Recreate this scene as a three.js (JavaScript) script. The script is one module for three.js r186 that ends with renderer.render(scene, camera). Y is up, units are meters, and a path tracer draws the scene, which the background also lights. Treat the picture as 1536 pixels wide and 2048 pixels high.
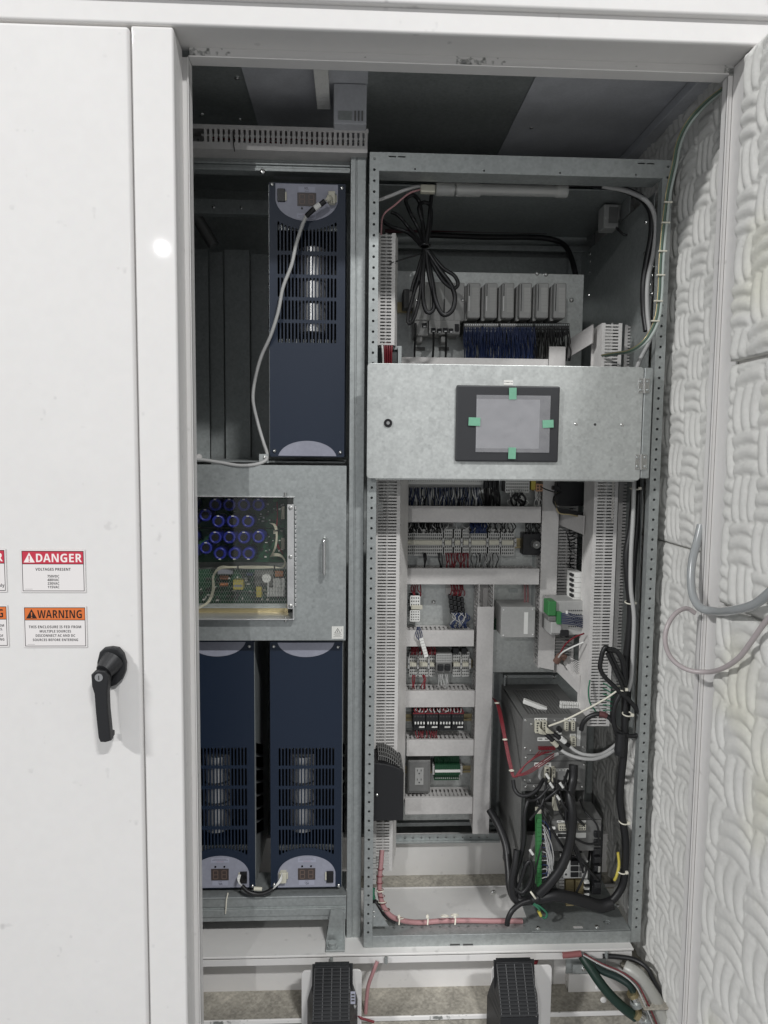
import * as THREE from 'three';
import { RoundedBoxGeometry } from 'three/addons/geometries/RoundedBoxGeometry.js';
import { mergeGeometries } from 'three/addons/utils/BufferGeometryUtils.js';
import { RectAreaLightUniformsLib } from 'three/addons/lights/RectAreaLightUniformsLib.js';

// ---------------------------------------------------------------- camera, light, exposure
const scene = new THREE.Scene();
const D2R = Math.PI / 180;
const CAM = new THREE.Vector3(0, 1.5, 1.42);
const camera = new THREE.PerspectiveCamera(71.45, 768 / 1024, 0.02, 60);
camera.position.copy(CAM);
camera.rotation.order = 'YXZ';
camera.rotation.set(-4.87 * D2R, -2.47 * D2R, 0.56 * D2R);
camera.updateMatrixWorld(true);

scene.background = new THREE.Color(0.315, 0.322, 0.335);      // the even, pale hall around the cabinet
RectAreaLightUniformsLib.init();
function luminaire(x, y, z, w, h, power, tx, ty, tz, color) {   // one batten of the hall lighting, high behind the camera
  const l = new THREE.RectAreaLight(color, power, w, h);
  l.position.set(x, y, z); l.lookAt(tx, ty, tz); l.name = 'hall_batten'; scene.add(l);
}
luminaire(3.3, 9.6, 8.0, 1.5, 0.22, 800, 0.2, 1.3, -0.4, 0xffffff);
luminaire(-12.0, 9.6, 8.0, 1.5, 0.22, 1450, 0.2, 1.3, -0.4, 0xffffff);
luminaire(-2.45, 4.05, 8.0, 0.07, 0.07, 6200, 0.2, 1.5, -0.4, 0xffffff);

const renderer = new THREE.WebGLRenderer({ antialias: true });
renderer.setSize(768, 1024);
renderer.toneMapping = THREE.LinearToneMapping;
renderer.toneMappingExposure = 0.94;
renderer.shadowMap.enabled = true;

// ---------------------------------------------------------------- small tools
let seedState = 12345;
const rnd = () => { seedState = (seedState * 1664525 + 1013904223) >>> 0; return seedState / 4294967296; };
const rr = (a, b) => a + (b - a) * rnd();
const V = (x, y, z) => new THREE.Vector3(x, y, z);
// a point of the cabinet measured on the survey picture (1536 x 2048) and set at its real depth z (or on the wall x)
const FOC = 1024 / Math.tan(71.45 * D2R / 2);
function ray(px, py) { return V((px - 768) / FOC, -(py - 1024) / FOC, -1).applyQuaternion(camera.quaternion); }
function P(px, py, z) { const d = ray(px, py); return d.multiplyScalar((z - CAM.z) / d.z).add(CAM); }
function PX(px, py, x) { const d = ray(px, py); return d.multiplyScalar((x - CAM.x) / d.x).add(CAM); }
function PYp(px, py, y) { const d = ray(px, py); return d.multiplyScalar((y - CAM.y) / d.y).add(CAM); }
function R(px0, py0, px1, py1, z) {
  const cx = (px0 + px1) / 2, cy = (py0 + py1) / 2;
  return { x0: P(px0, cy, z).x, x1: P(px1, cy, z).x, y1: P(cx, py0, z).y, y0: P(cx, py1, z).y };
}
function flat(g) { const n = g.index ? g.toNonIndexed() : g; if (n.attributes.uv1) n.deleteAttribute('uv1'); return n; }
function bx(x0, x1, y0, y1, z0, z1, r = 0) {
  const w = Math.abs(x1 - x0), h = Math.abs(y1 - y0), d = Math.abs(z1 - z0);
  const g = r ? new RoundedBoxGeometry(w, h, d, 2, Math.min(r, w / 2.01, h / 2.01, d / 2.01)) : new THREE.BoxGeometry(w, h, d);
  return flat(g).translate((x0 + x1) / 2, (y0 + y1) / 2, (z0 + z1) / 2);
}
function pb(px0, py0, px1, py1, z, d, r = 0) { const q = R(px0, py0, px1, py1, z); return bx(q.x0, q.x1, q.y0, q.y1, z - d, z, r); }
function tube(pts, r, seg = 0, rad = 8) {
  const c = new THREE.CatmullRomCurve3(pts, false, 'centripetal');
  return flat(new THREE.TubeGeometry(c, seg || Math.max(6, pts.length * 6), r, rad, false));
}
function rod(a, b, r0, r1 = r0, seg = 12) {
  const d = b.clone().sub(a), g = new THREE.CylinderGeometry(r1, r0, d.length(), seg);
  g.applyQuaternion(new THREE.Quaternion().setFromUnitVectors(V(0, 1, 0), d.clone().normalize()));
  return flat(g).translate((a.x + b.x) / 2, (a.y + b.y) / 2, (a.z + b.z) / 2);
}
function head(p, r, d = r * 0.6) {            // a domed screw head on a face that looks to +z
  const g = new THREE.LatheGeometry([[0, d], [r * 0.55, d * 0.88], [r * 0.9, d * 0.5], [r, 0], [r, -d * 0.4], [0, -d * 0.4]].map(a => new THREE.Vector2(...a)).reverse(), 14);
  g.rotateX(Math.PI / 2); const n = flat(g); n.computeVertexNormals(); return n.translate(p.x, p.y, p.z);
}
function ext(shape, d, o = {}) { return flat(new THREE.ExtrudeGeometry(shape, { depth: d, bevelEnabled: false, curveSegments: 10, ...o })); }
function poly(pts) { const s = new THREE.Shape(); pts.forEach((p, i) => i ? s.lineTo(p[0], p[1]) : s.moveTo(p[0], p[1])); s.closePath(); return s; }
function rrect(x0, y0, x1, y1, r, C = THREE.Shape) {
  const s = new C(); s.moveTo(x0 + r, y0); s.lineTo(x1 - r, y0); s.quadraticCurveTo(x1, y0, x1, y0 + r); s.lineTo(x1, y1 - r); s.quadraticCurveTo(x1, y1, x1 - r, y1);
  s.lineTo(x0 + r, y1); s.quadraticCurveTo(x0, y1, x0, y1 - r); s.lineTo(x0, y0 + r); s.quadraticCurveTo(x0, y0, x0 + r, y0); return s;
}
function circ(x, y, r, C = THREE.Path) { const s = new C(); s.absarc(x, y, r, 0, Math.PI * 2, true); return s; }
function place(g, O, U, Vv) { const W = U.clone().cross(Vv); return g.applyMatrix4(new THREE.Matrix4().makeBasis(U, Vv, W).setPosition(O)); }
function uvBox(g) {
  const p = g.attributes.position, n = g.attributes.normal, uv = new Float32Array(p.count * 2);
  for (let i = 0; i < p.count; i++) {
    const ax = Math.abs(n.getX(i)), ay = Math.abs(n.getY(i)), az = Math.abs(n.getZ(i));
    const a = ax > ay && ax > az ? [p.getZ(i), p.getY(i)] : ay > az ? [p.getX(i), p.getZ(i)] : [p.getX(i), p.getY(i)];
    uv[i * 2] = a[0]; uv[i * 2 + 1] = a[1];
  }
  g.setAttribute('uv', new THREE.BufferAttribute(uv, 2)); return g;
}
const origin = new Map(), names = new Map();
function numbered(n) { const k = names.get(n) ?? 0; names.set(n, k + 1); return k ? n + '_' + String(k).padStart(3, '0') : n; }
function thing(name, label, category, o, group) {
  const t = new THREE.Group(); t.name = numbered(name); t.position.copy(o); scene.add(t);
  t.userData = { label, category }; if (group) t.userData.group = group;
  origin.set(t, o.clone()); return t;
}
function setting(name, label, o) { const t = new THREE.Group(); t.name = name; t.position.copy(o); scene.add(t); t.userData = { kind: 'structure', label }; origin.set(t, o.clone()); return t; }
function mesh(parent, name, geo, mat, label, kind) {
  let g = Array.isArray(geo) ? (geo.length > 1 ? mergeGeometries(geo.map(flat)) : geo[0]) : geo;
  const keep = g.userData?.keepUV; const o = origin.get(parent);
  if (!keep) uvBox(g);
  g.translate(-o.x, -o.y, -o.z);
  const m = new THREE.Mesh(g, mat); m.name = name; m.castShadow = m.receiveShadow = true;
  if (label) m.userData.label = label; if (kind) m.userData.kind = kind;
  parent.add(m); origin.set(m, o); return m;
}
function decal(px0, py0, px1, py1, z, mat, parent, name, label, th = 0.0006) {     // a thin printed plate with uv 0..1 on its face
  const q = R(px0, py0, px1, py1, z); return plate(q, z, mat, parent, name, label, th);
}
function plate(q, z, mat, parent, name, label, th = 0.0006) {
  const g = flat(new THREE.BoxGeometry(q.x1 - q.x0, q.y1 - q.y0, th)).translate((q.x0 + q.x1) / 2, (q.y0 + q.y1) / 2, z - th / 2 + 0.0008);
  g.userData = { keepUV: true }; return mesh(parent, name, g, mat, label);
}

// ---------------------------------------------------------------- textures and materials
function hash(x, y, s) { let h = (x * 374761393 + y * 668265263 + s * 1442695041) | 0; h = Math.imul(h ^ (h >>> 13), 1274126177); return ((h ^ (h >>> 16)) >>> 0) / 4294967296; }
function vnoise(x, y, per, s) {
  const xi = Math.floor(x), yi = Math.floor(y), fx = x - xi, fy = y - yi, u = fx * fx * (3 - 2 * fx), v = fy * fy * (3 - 2 * fy);
  const h = (a, b) => hash(((a % per) + per) % per, ((b % per) + per) % per, s);
  return (h(xi, yi) * (1 - u) + h(xi + 1, yi) * u) * (1 - v) + (h(xi, yi + 1) * (1 - u) + h(xi + 1, yi + 1) * u) * v;
}
function fbm(x, y, per, s, o = 4) { let a = 0, w = 0.5, t = 0; for (let i = 0; i < o; i++) { a += w * vnoise(x * per, y * per, per, s + i); t += w; w /= 2; per *= 2; } return a / t; }
function tex(n, f, tile, srgb = true) {
  const d = new Uint8Array(n * n * 4);
  for (let y = 0; y < n; y++) for (let x = 0; x < n; x++) {
    const c = f(x / n, y / n), i = (y * n + x) * 4;
    const a = Array.isArray(c) ? c : [c, c, c];
    for (let k = 0; k < 3; k++) d[i + k] = Math.max(0, Math.min(255, a[k] * 255)); d[i + 3] = 255;
  }
  const t = new THREE.DataTexture(d, n, n); t.wrapS = t.wrapT = THREE.RepeatWrapping; t.magFilter = THREE.LinearFilter; t.minFilter = THREE.LinearMipmapLinearFilter; t.generateMipmaps = true;
  if (srgb) t.colorSpace = THREE.SRGBColorSpace; t.repeat.set(1 / tile, 1 / tile); t.needsUpdate = true; return t;
}
const cells = []; for (let i = 0; i < 700; i++) cells.push([rnd(), rnd(), rnd()]);
const cellGrid = Array.from({ length: 26 * 26 }, () => []);
cells.forEach(c => cellGrid[Math.floor(c[1] * 26) * 26 + Math.floor(c[0] * 26)].push(c));
function spangle(x, y) {
  let best = 9, val = 0; const gx = Math.floor(x * 26), gy = Math.floor(y * 26);
  for (let j = -2; j <= 2; j++) for (let i = -2; i <= 2; i++) for (const c of cellGrid[((gy + j + 26) % 26) * 26 + (gx + i + 26) % 26]) {
    let dx = Math.abs(c[0] - x), dy = Math.abs(c[1] - y); if (dx > .5) dx = 1 - dx; if (dy > .5) dy = 1 - dy;
    const d = dx * dx + dy * dy; if (d < best) { best = d; val = c[2]; }
  }
  return val;
}
const galvMap = tex(512, (x, y) => { const v = 0.83 + 0.03 * spangle(x, y) + 0.03 * (fbm(x, y, 6, 7) - .5) + 0.09 * (fbm(x, y, 64, 9, 2) - .5) - Math.max(0, fbm(x, y, 48, 13, 3) - .70) * .3; return [v * .985, v, v * .995]; }, 0.36);
const galvRough = tex(512, (x, y) => 0.44 + 0.04 * spangle(x, y) + 0.08 * (fbm(x, y, 8, 17) - .5) + .12 * (fbm(x, y, 90, 3, 2) - .5), 0.36, false);
const scuffMap = tex(512, (x, y) => { const s = fbm(x, y, 4, 31), f = fbm(x, y, 70, 33, 2), sc = Math.max(0, fbm(x, y, 40, 39, 3) - .80) * 3; const v = 0.965 + .022 * (s - .5) + .014 * (f - .5) - sc * .3; return [v, v * .997, v * .99]; }, 1.1);
const paintBump = tex(256, (x, y) => fbm(x, y, 24, 51, 3), 0.22, false);
const grimeMap = tex(512, (x, y) => { const a = fbm(x, y, 5, 61, 5), b = fbm(x, y, 60, 67, 3); const t = Math.min(1, Math.max(0, (a - .76) * 4.5 + (b - .5) * 4.5)); return [0.91 - .42 * t, 0.905 - .41 * t, 0.895 - .41 * t]; }, 0.55);
const dirtMap = tex(512, (x, y) => { const a = fbm(x, y, 6, 71, 5), b = fbm(x, y, 70, 73, 3), v = .78 + .3 * (a - .5) + .25 * (b - .5); return [v, v * .985, v * .945]; }, 0.4);
const foamMap = tex(512, (x, y) => { const a = fbm(x, y, 4, 81, 4), b = fbm(x, y, 90, 83, 2), y2 = Math.max(0, fbm(x, y, 3, 85, 3) - .55); const v = .94 + .05 * (a - .5) + .04 * (b - .5); return [v, v * (.998 - .02 * y2), v * (.985 - .3 * y2)]; }, 0.8);
const fineBump = tex(256, (x, y) => fbm(x, y, 64, 91, 2), 0.05, false);
const dullMap = tex(256, (x, y) => { const v = .92 + .1 * (fbm(x, y, 6, 95) - .5) + .05 * (fbm(x, y, 60, 97, 2) - .5); return v; }, 0.3);
const L = (r, g, b) => new THREE.Color().setRGB(r, g, b);
const mat = (c, o = {}) => new THREE.MeshStandardMaterial({ color: c, roughness: .55, ...o });
const phys = (c, o = {}) => new THREE.MeshPhysicalMaterial({ color: c, roughness: .4, ...o });
const M = {
  white: phys(L(.785, .775, .768), { map: scuffMap, roughness: .6, bumpMap: paintBump, bumpScale: .00003, clearcoat: .25, clearcoatRoughness: .03 }),
  whiteDull: mat(L(.78, .772, .76), { map: scuffMap, roughness: .6 }),
  chipped: mat(L(.95, .95, .94), { map: grimeMap, roughness: .6 }),
  dirty: mat(L(.68, .66, .62), { map: dirtMap, roughness: .9, bumpMap: fineBump, bumpScale: .001 }),
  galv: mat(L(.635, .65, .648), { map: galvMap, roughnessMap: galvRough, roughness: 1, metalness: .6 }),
  galvBright: mat(L(.88, .88, .865), { map: galvMap, roughnessMap: galvRough, roughness: .9, metalness: .55 }),
  steel: mat(L(.72, .72, .70), { roughness: .25, metalness: 1 }),
  chrome: mat(L(.86, .86, .85), { roughness: .12, metalness: 1 }),
  alu: mat(L(.90, .90, .89), { roughness: .42, metalness: .85, map: dullMap }),
  brass: mat(L(.62, .52, .30), { roughness: .4, metalness: .8, map: dullMap }),
  copper: mat(L(.55, .24, .12), { roughness: .35, metalness: .7 }),
  navy: mat(L(.008, .018, .040), { roughness: .5, bumpMap: fineBump, bumpScale: .0002 }),
  lilac: mat(L(.40, .41, .49), { roughness: .5, map: dullMap }),
  greyUnit: mat(L(.235, .235, .228), { roughness: .55, metalness: .25, map: dullMap }),
  duct: mat(L(.70, .68, .66), { roughness: .55, map: dullMap }),
  ductLight: mat(L(.82, .80, .775), { roughness: .5, map: dullMap }),
  plc: mat(L(.50, .50, .485), { roughness: .6, map: dullMap }),
  black: mat(L(.014, .0145, .016), { roughness: .48, bumpMap: fineBump, bumpScale: .0002 }),
  blackGloss: mat(L(.012, .012, .013), { roughness: .25 }),
  cable: mat(L(.013, .013, .014), { roughness: .42 }),
  greyCable: mat(L(.46, .46, .45), { roughness: .5 }),
  term: mat(L(.50, .50, .48), { roughness: .55 }),
  termDark: mat(L(.05, .05, .05), { roughness: .6 }),
  cream: mat(L(.60, .58, .48), { roughness: .5 }),
  tie: mat(L(.78, .75, .64), { roughness: .45 }),
  red: mat(L(.19, .018, .026), { roughness: .45 }),
  pink: mat(L(.40, .21, .215), { roughness: .5 }),
  blue: mat(L(.018, .033, .10), { roughness: .45 }),
  yellow: mat(L(.60, .50, .09), { roughness: .5 }),
  green: mat(L(.03, .16, .09), { roughness: .5 }),
  termGreen: mat(L(.045, .21, .065), { roughness: .5 }),
  deepGreen: mat(L(.012, .07, .03), { roughness: .55 }),
  pcb: mat(L(.025, .115, .06), { roughness: .5, map: dullMap }),
  capBlue: mat(L(.025, .035, .30), { roughness: .3 }),
  paper: mat(L(.80, .80, .77), { roughness: .7 }),
  foam: mat(L(.87, .868, .855), { map: foamMap, roughness: 1, bumpMap: fineBump, bumpScale: .0012 }),
  darkFoam: mat(L(.10, .105, .115), { roughness: .95, map: dullMap }),
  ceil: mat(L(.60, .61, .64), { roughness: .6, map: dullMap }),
  clear: phys(L(.97, .97, .95), { transmission: 1, thickness: 0, roughness: .04, ior: 1.49 }),
  tubeClear: phys(L(.9, .9, .88), { transmission: .75, thickness: 0, roughness: .25 }),
  film: phys(L(.9, .9, .92), { transmission: .8, thickness: 0, roughness: .18 }),
  clearTube: phys(L(.66, .66, .62), { transmission: .45, thickness: 0, roughness: .3, clearcoat: .3 }),
  bluish: phys(L(.46, .48, .485), { transmission: .3, thickness: 0, roughness: .25, clearcoat: .5 }),
};
function canvasMat(w, h, draw, o = {}) {
  const c = document.createElement('canvas'); c.width = w; c.height = h; const x = c.getContext('2d'); draw(x, w, h);
  const t = new THREE.CanvasTexture(c); t.colorSpace = THREE.SRGBColorSpace; return mat(0xffffff, { map: t, roughness: .45, ...o });
}
// flat strip with slots: slots run along U, stacked along V; the normal is U x V
function slotPanel(lu, lv, th, pitch, fill, m0, m1, skip) {
  const gs = [bx(0, m0, 0, lv, -th, 0), bx(lu - m1, lu, 0, lv, -th, 0)], n = Math.max(1, Math.round(lv / pitch)), p = lv / n, mid = (m0 + lu - m1) / 2;
  for (let i = 0; i < n; i++) {
    if (skip && skip(i, n)) continue;
    gs.push(bx(m0, lu - m1, i * p, i * p + p * fill, -th, 0));
    gs.push(bx(mid - .0022, mid + .0022, i * p + p * fill, i * p + p * (fill + (1 - fill) * .32), -th, 0), bx(mid - .0022, mid + .0022, i * p + p * (fill + (1 - fill) * .7), i * p + p, -th, 0));
  }
  return mergeGeometries(gs);
}
const XU = V(1, 0, 0), YU = V(0, 1, 0), ZU = V(0, 0, 1);
function hDuct(label, px0, py0, px1, py1, z, d, m = M.duct) {          // horizontal trunking: plain cover to the front, fingers above and below
  const q = R(px0, py0, px1, py1, z), t = thing('wiring_duct', label, 'cable duct', V((q.x0 + q.x1) / 2, q.y0, z - d), 'wiring ducts in the rack'), th = .0018, len = q.x1 - q.x0 - .006;
  mesh(t, 'cover', [bx(q.x0, q.x1, q.y0, q.y1, z - th, z, .0008), bx(q.x0, q.x1, q.y1 - th, q.y1, z - .011, z - th), bx(q.x0, q.x1, q.y0, q.y0 + th, z - .011, z - th)], m);
  mesh(t, 'base', bx(q.x0 + .003, q.x1 - .003, q.y0 + .004, q.y1 - .004, z - d, z - d + .002), m);
  mesh(t, 'slotted_side', place(slotPanel(d - .004, len, .0016, .0125, .55, .012, .012), V(q.x0 + .003, q.y1 - .003, z - d + .002), ZU, XU), m);
  mesh(t, 'slotted_side', place(slotPanel(d - .004, len, .0016, .0125, .55, .012, .012), V(q.x0 + .003, q.y0 + .0045, z - d + .002), ZU, XU), m);
  return t;
}
function vDuct(label, px0, py0, px1, py1, z, d, yTop = 0, m = M.duct) {   // upright trunking, the cover may start lower than the body
  const q = R(px0, py0, px1, py1, z), t = thing('wiring_duct', label, 'cable duct', V((q.x0 + q.x1) / 2, q.y0, z - d), 'wiring ducts in the rack'), th = .0018, y1 = q.y1 + yTop;
  mesh(t, 'cover', [bx(q.x0, q.x1, q.y0, q.y1, z - th, z, .0008), bx(q.x1 - th, q.x1, q.y0, q.y1, z - .011, z - th), bx(q.x0, q.x0 + th, q.y0, q.y1, z - .011, z - th)], m);
  mesh(t, 'base', bx(q.x0 + .004, q.x1 - .004, q.y0, y1, z - d, z - d + .002), m);
  for (const x of [q.x0 + .0035, q.x1 - .0030]) mesh(t, 'slotted_side', place(slotPanel(d - .004, y1 - q.y0, .0016, .0125, .55, .012, .004), V(x, q.y0, z - d + .002), ZU, YU), m);
  return t;
}
function wires(px0, px1, py0, py1, z0, z1, n, r, sway = .004) {       // a curtain of thin leads between two levels
  const gs = [];
  for (let i = 0; i < n; i++) {
    const a = px0 + (px1 - px0) * (i + .5) / n, w = (px1 - px0) * .05 * rr(-1, 1);
    const p0 = P(a, py0, z0), p3 = P(a + w + rr(-2, 2), py1, z1);
    gs.push(tube([p0, V(p0.x + rr(-sway, sway), p0.y * .68 + p3.y * .32, z0 * .7 + z1 * .3 + rr(0, .012)), V(p3.x + rr(-sway, sway), p0.y * .3 + p3.y * .7, z1 + rr(0, .012)), p3], r, 8, 5));
  }
  return gs;
}
function cable(name, label, cat, pts, r, m, group) {
  const w = pts.map(p => p.isVector3 ? p : P(p[0], p[1], p[2])), t = thing(name, label, cat, w[0], group);
  mesh(t, 'sheath', tube(w, r, w.length * 7, 10), m); t.userData.path = undefined; delete t.userData.path; return t;
}
// ================================================================ the enclosure (setting)
const Z_RIM = -0.075;
const xPostL = P(279, 1000, 0).x, xPostR = P(360, 1000, 0).x;
const yHead = P(800, 66, 0).y, yRim = P(800, 129, Z_RIM).y, yRimTop = yHead - .006;
const xOpenL = P(389, 1000, Z_RIM).x, xOpenR = P(1424, 800, Z_RIM).x, xJambR = P(1434, 800, Z_RIM).x;
const xWall = xOpenR + .05, yCeil = PX(1422, 162, xWall).y, yLow = P(700, 2048, -.3).y - .12;
const xFar = P(-60, 1000, 0).x - .12, zBack = -1.02, xInL = xPostL - .45;
{
  const e = setting('enclosure_wall', 'white painted steel enclosure around the open doorway', V(0, yLow, 0));
  mesh(e, 'header_beam', bx(xFar, xJambR + .40, yHead, yHead + .085, -.09, 0, .006), M.white);
  mesh(e, 'roof_trim', bx(xFar, xJambR + .40, P(1000, 15, .012).y, P(1000, 15, .012).y + .25, -.09, .012, .007), M.white);
  mesh(e, 'door_post', bx(xPostL, xPostR, yLow, yHead - .0025, Z_RIM, 0, .005), M.white);
  mesh(e, 'hidden_post', bx(xFar, xPostL - .004, yLow, yHead - .003, -.09, -.045), M.whiteDull);
  // folded rim round the opening: flat flange, its outer bead and the return behind it
  const rim = (x0, x1, y0, y1) => bx(x0, x1, y0, y1, Z_RIM - .003, Z_RIM + .002, .0015);
  mesh(e, 'rim', rim(xPostR - .01, xOpenL, yLow, yRim), M.white);
  mesh(e, 'rim', rim(xOpenL + .001, xOpenR + .012, yRim, yHead + .01), M.chipped, 'white top rim with worn and flaking paint');
  mesh(e, 'rim', rim(xOpenR, xJambR, yLow, yRim - .001), M.white);
  mesh(e, 'rim_return', bx(xOpenL - .0025, xOpenL, yLow, yRim - .001, Z_RIM - .028, Z_RIM + .006, .001), M.white);
  mesh(e, 'rim_return', bx(xOpenL, xOpenR, yRim - .001, yRim + .0015, Z_RIM - .028, Z_RIM + .006, .001), M.white);
  mesh(e, 'rim_return', bx(xOpenR, xOpenR + .0025, yLow, yRim - .002, Z_RIM - .02, Z_RIM + .004, .001), M.white);
  mesh(e, 'jamb', bx(xJambR + .0005, xJambR + .03, yLow, yHead - .002, Z_RIM, -.001, .002), M.white);
  mesh(e, 'side_wall', bx(xWall, xWall + .03, yLow, yCeil, zBack, Z_RIM - .004), M.whiteDull);
  mesh(e, 'side_wall', bx(xInL - .03, xInL, yLow, yCeil, zBack, -.09), M.darkFoam);
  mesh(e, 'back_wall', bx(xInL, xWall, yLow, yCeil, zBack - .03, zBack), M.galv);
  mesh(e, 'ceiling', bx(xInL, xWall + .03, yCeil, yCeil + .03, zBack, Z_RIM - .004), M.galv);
  const xPaleEdge = P(1075, 240, -.22).x;  // right of this line the ceiling gets a paler tone
  mesh(e, 'ceiling_panel', bx(xPaleEdge, xWall - .002, yCeil - .004, yCeil - .001, -.9, Z_RIM - .03), M.ceil, 'paler grey right part of the ceiling');
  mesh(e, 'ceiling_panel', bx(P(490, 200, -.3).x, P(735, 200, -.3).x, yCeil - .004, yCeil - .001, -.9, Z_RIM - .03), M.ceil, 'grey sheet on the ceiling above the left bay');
  for (const [px, py] of [[474, 160], [404, 232], [480, 242], [1063, 257]]) { const p = P(px, py, -.25), d = ray(px, py), q = d.multiplyScalar((yCeil - .005 - CAM.y) / d.y).add(CAM); mesh(e, 'ceiling_screw', head(V(0, 0, 0), .006).rotateX(Math.PI / 2).translate(q.x, yCeil - (py === 257 ? .002 : .001), q.z), M.steel); }
  // cable trunk edge along the ceiling corner
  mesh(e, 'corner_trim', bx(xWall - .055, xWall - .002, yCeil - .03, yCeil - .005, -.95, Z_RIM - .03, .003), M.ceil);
}
// ---------------------------------------------------------------- plinth, sill and floor pan
const zSill = -.297, ySill = P(800, 1907, zSill).y;
{
  const f = setting('enclosure_floor', 'white steel base beam and dusty floor pan below the rack', V(0, yLow, -.4));
  const y2 = P(800, 1918, zSill).y, y3 = P(800, 1928, zSill).y, yLedge = P(800, 1975, -.36).y, xE = P(1268, 1900, zSill).x;
  mesh(f, 'base_beam', bx(xInL, xE, ySill - .006, ySill, -.57, zSill, .002), M.whiteDull);
  mesh(f, 'base_lip', bx(xInL, xE - .003, y3, ySill - .011, zSill - .012, zSill - .004, .001), M.white);
  mesh(f, 'base_web', bx(xInL, xE - .004, yLedge, ySill - .006, -.368, -.36), M.white);
  mesh(f, 'pan_ledge', bx(xInL, xWall, yLedge - .006, yLedge, -.368, -.262), M.dirty);
  mesh(f, 'pan_edge', bx(xInL, xWall, yLedge - .008, yLedge + .004, -.262, -.257, .002), M.chipped);
  mesh(f, 'pan_front', bx(xInL, xWall, yLow, yLedge - .008, -.27, -.2625), M.dirty);
  mesh(f, 'dirt_strip', bx(xInL, xWall, ySill - .012, ySill - .004, -.64, -.57), M.dirty);
  const yUp = P(900, 1672, -.64).y;
  mesh(f, 'pan_seam', bx(xInL, xWall, ySill - .006, ySill + .003, -.572, -.568, .0015), M.white);
  mesh(f, 'upstand', bx(xInL, xWall, ySill - .012, yUp, -.66, -.64), M.whiteDull);
  mesh(f, 'rear_floor', bx(xInL, xWall, ySill - .02, ySill - .014, zBack, -.64), M.whiteDull);
  mesh(f, 'side_floor', bx(xE - .01, xWall, ySill - .09, ySill - .085, -.66, -.2), M.dirty);
  for (const [px, py] of [[663, 1921], [772, 1919], [1213, 1908]]) mesh(f, 'stud', rod(P(px, py - 4, zSill + .002), P(px, py + 7, zSill + .002), .0045, .0045, 10), M.galv);
  mesh(f, 'floor_bolt', head(P(986, 1786, -.50), .008).rotateX(0), M.steel);
  mesh(f, 'side_pan', bx(P(1130, 1960, -.36).x, xWall, yLedge, yLedge + .05, -.365, -.33), M.chipped);
  for (const [px, py] of [[1196, 1975], [1207, 2000]]) mesh(f, 'rivet', head(P(px, py, -.262), .008, .003), M.whiteDull);
}
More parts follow.
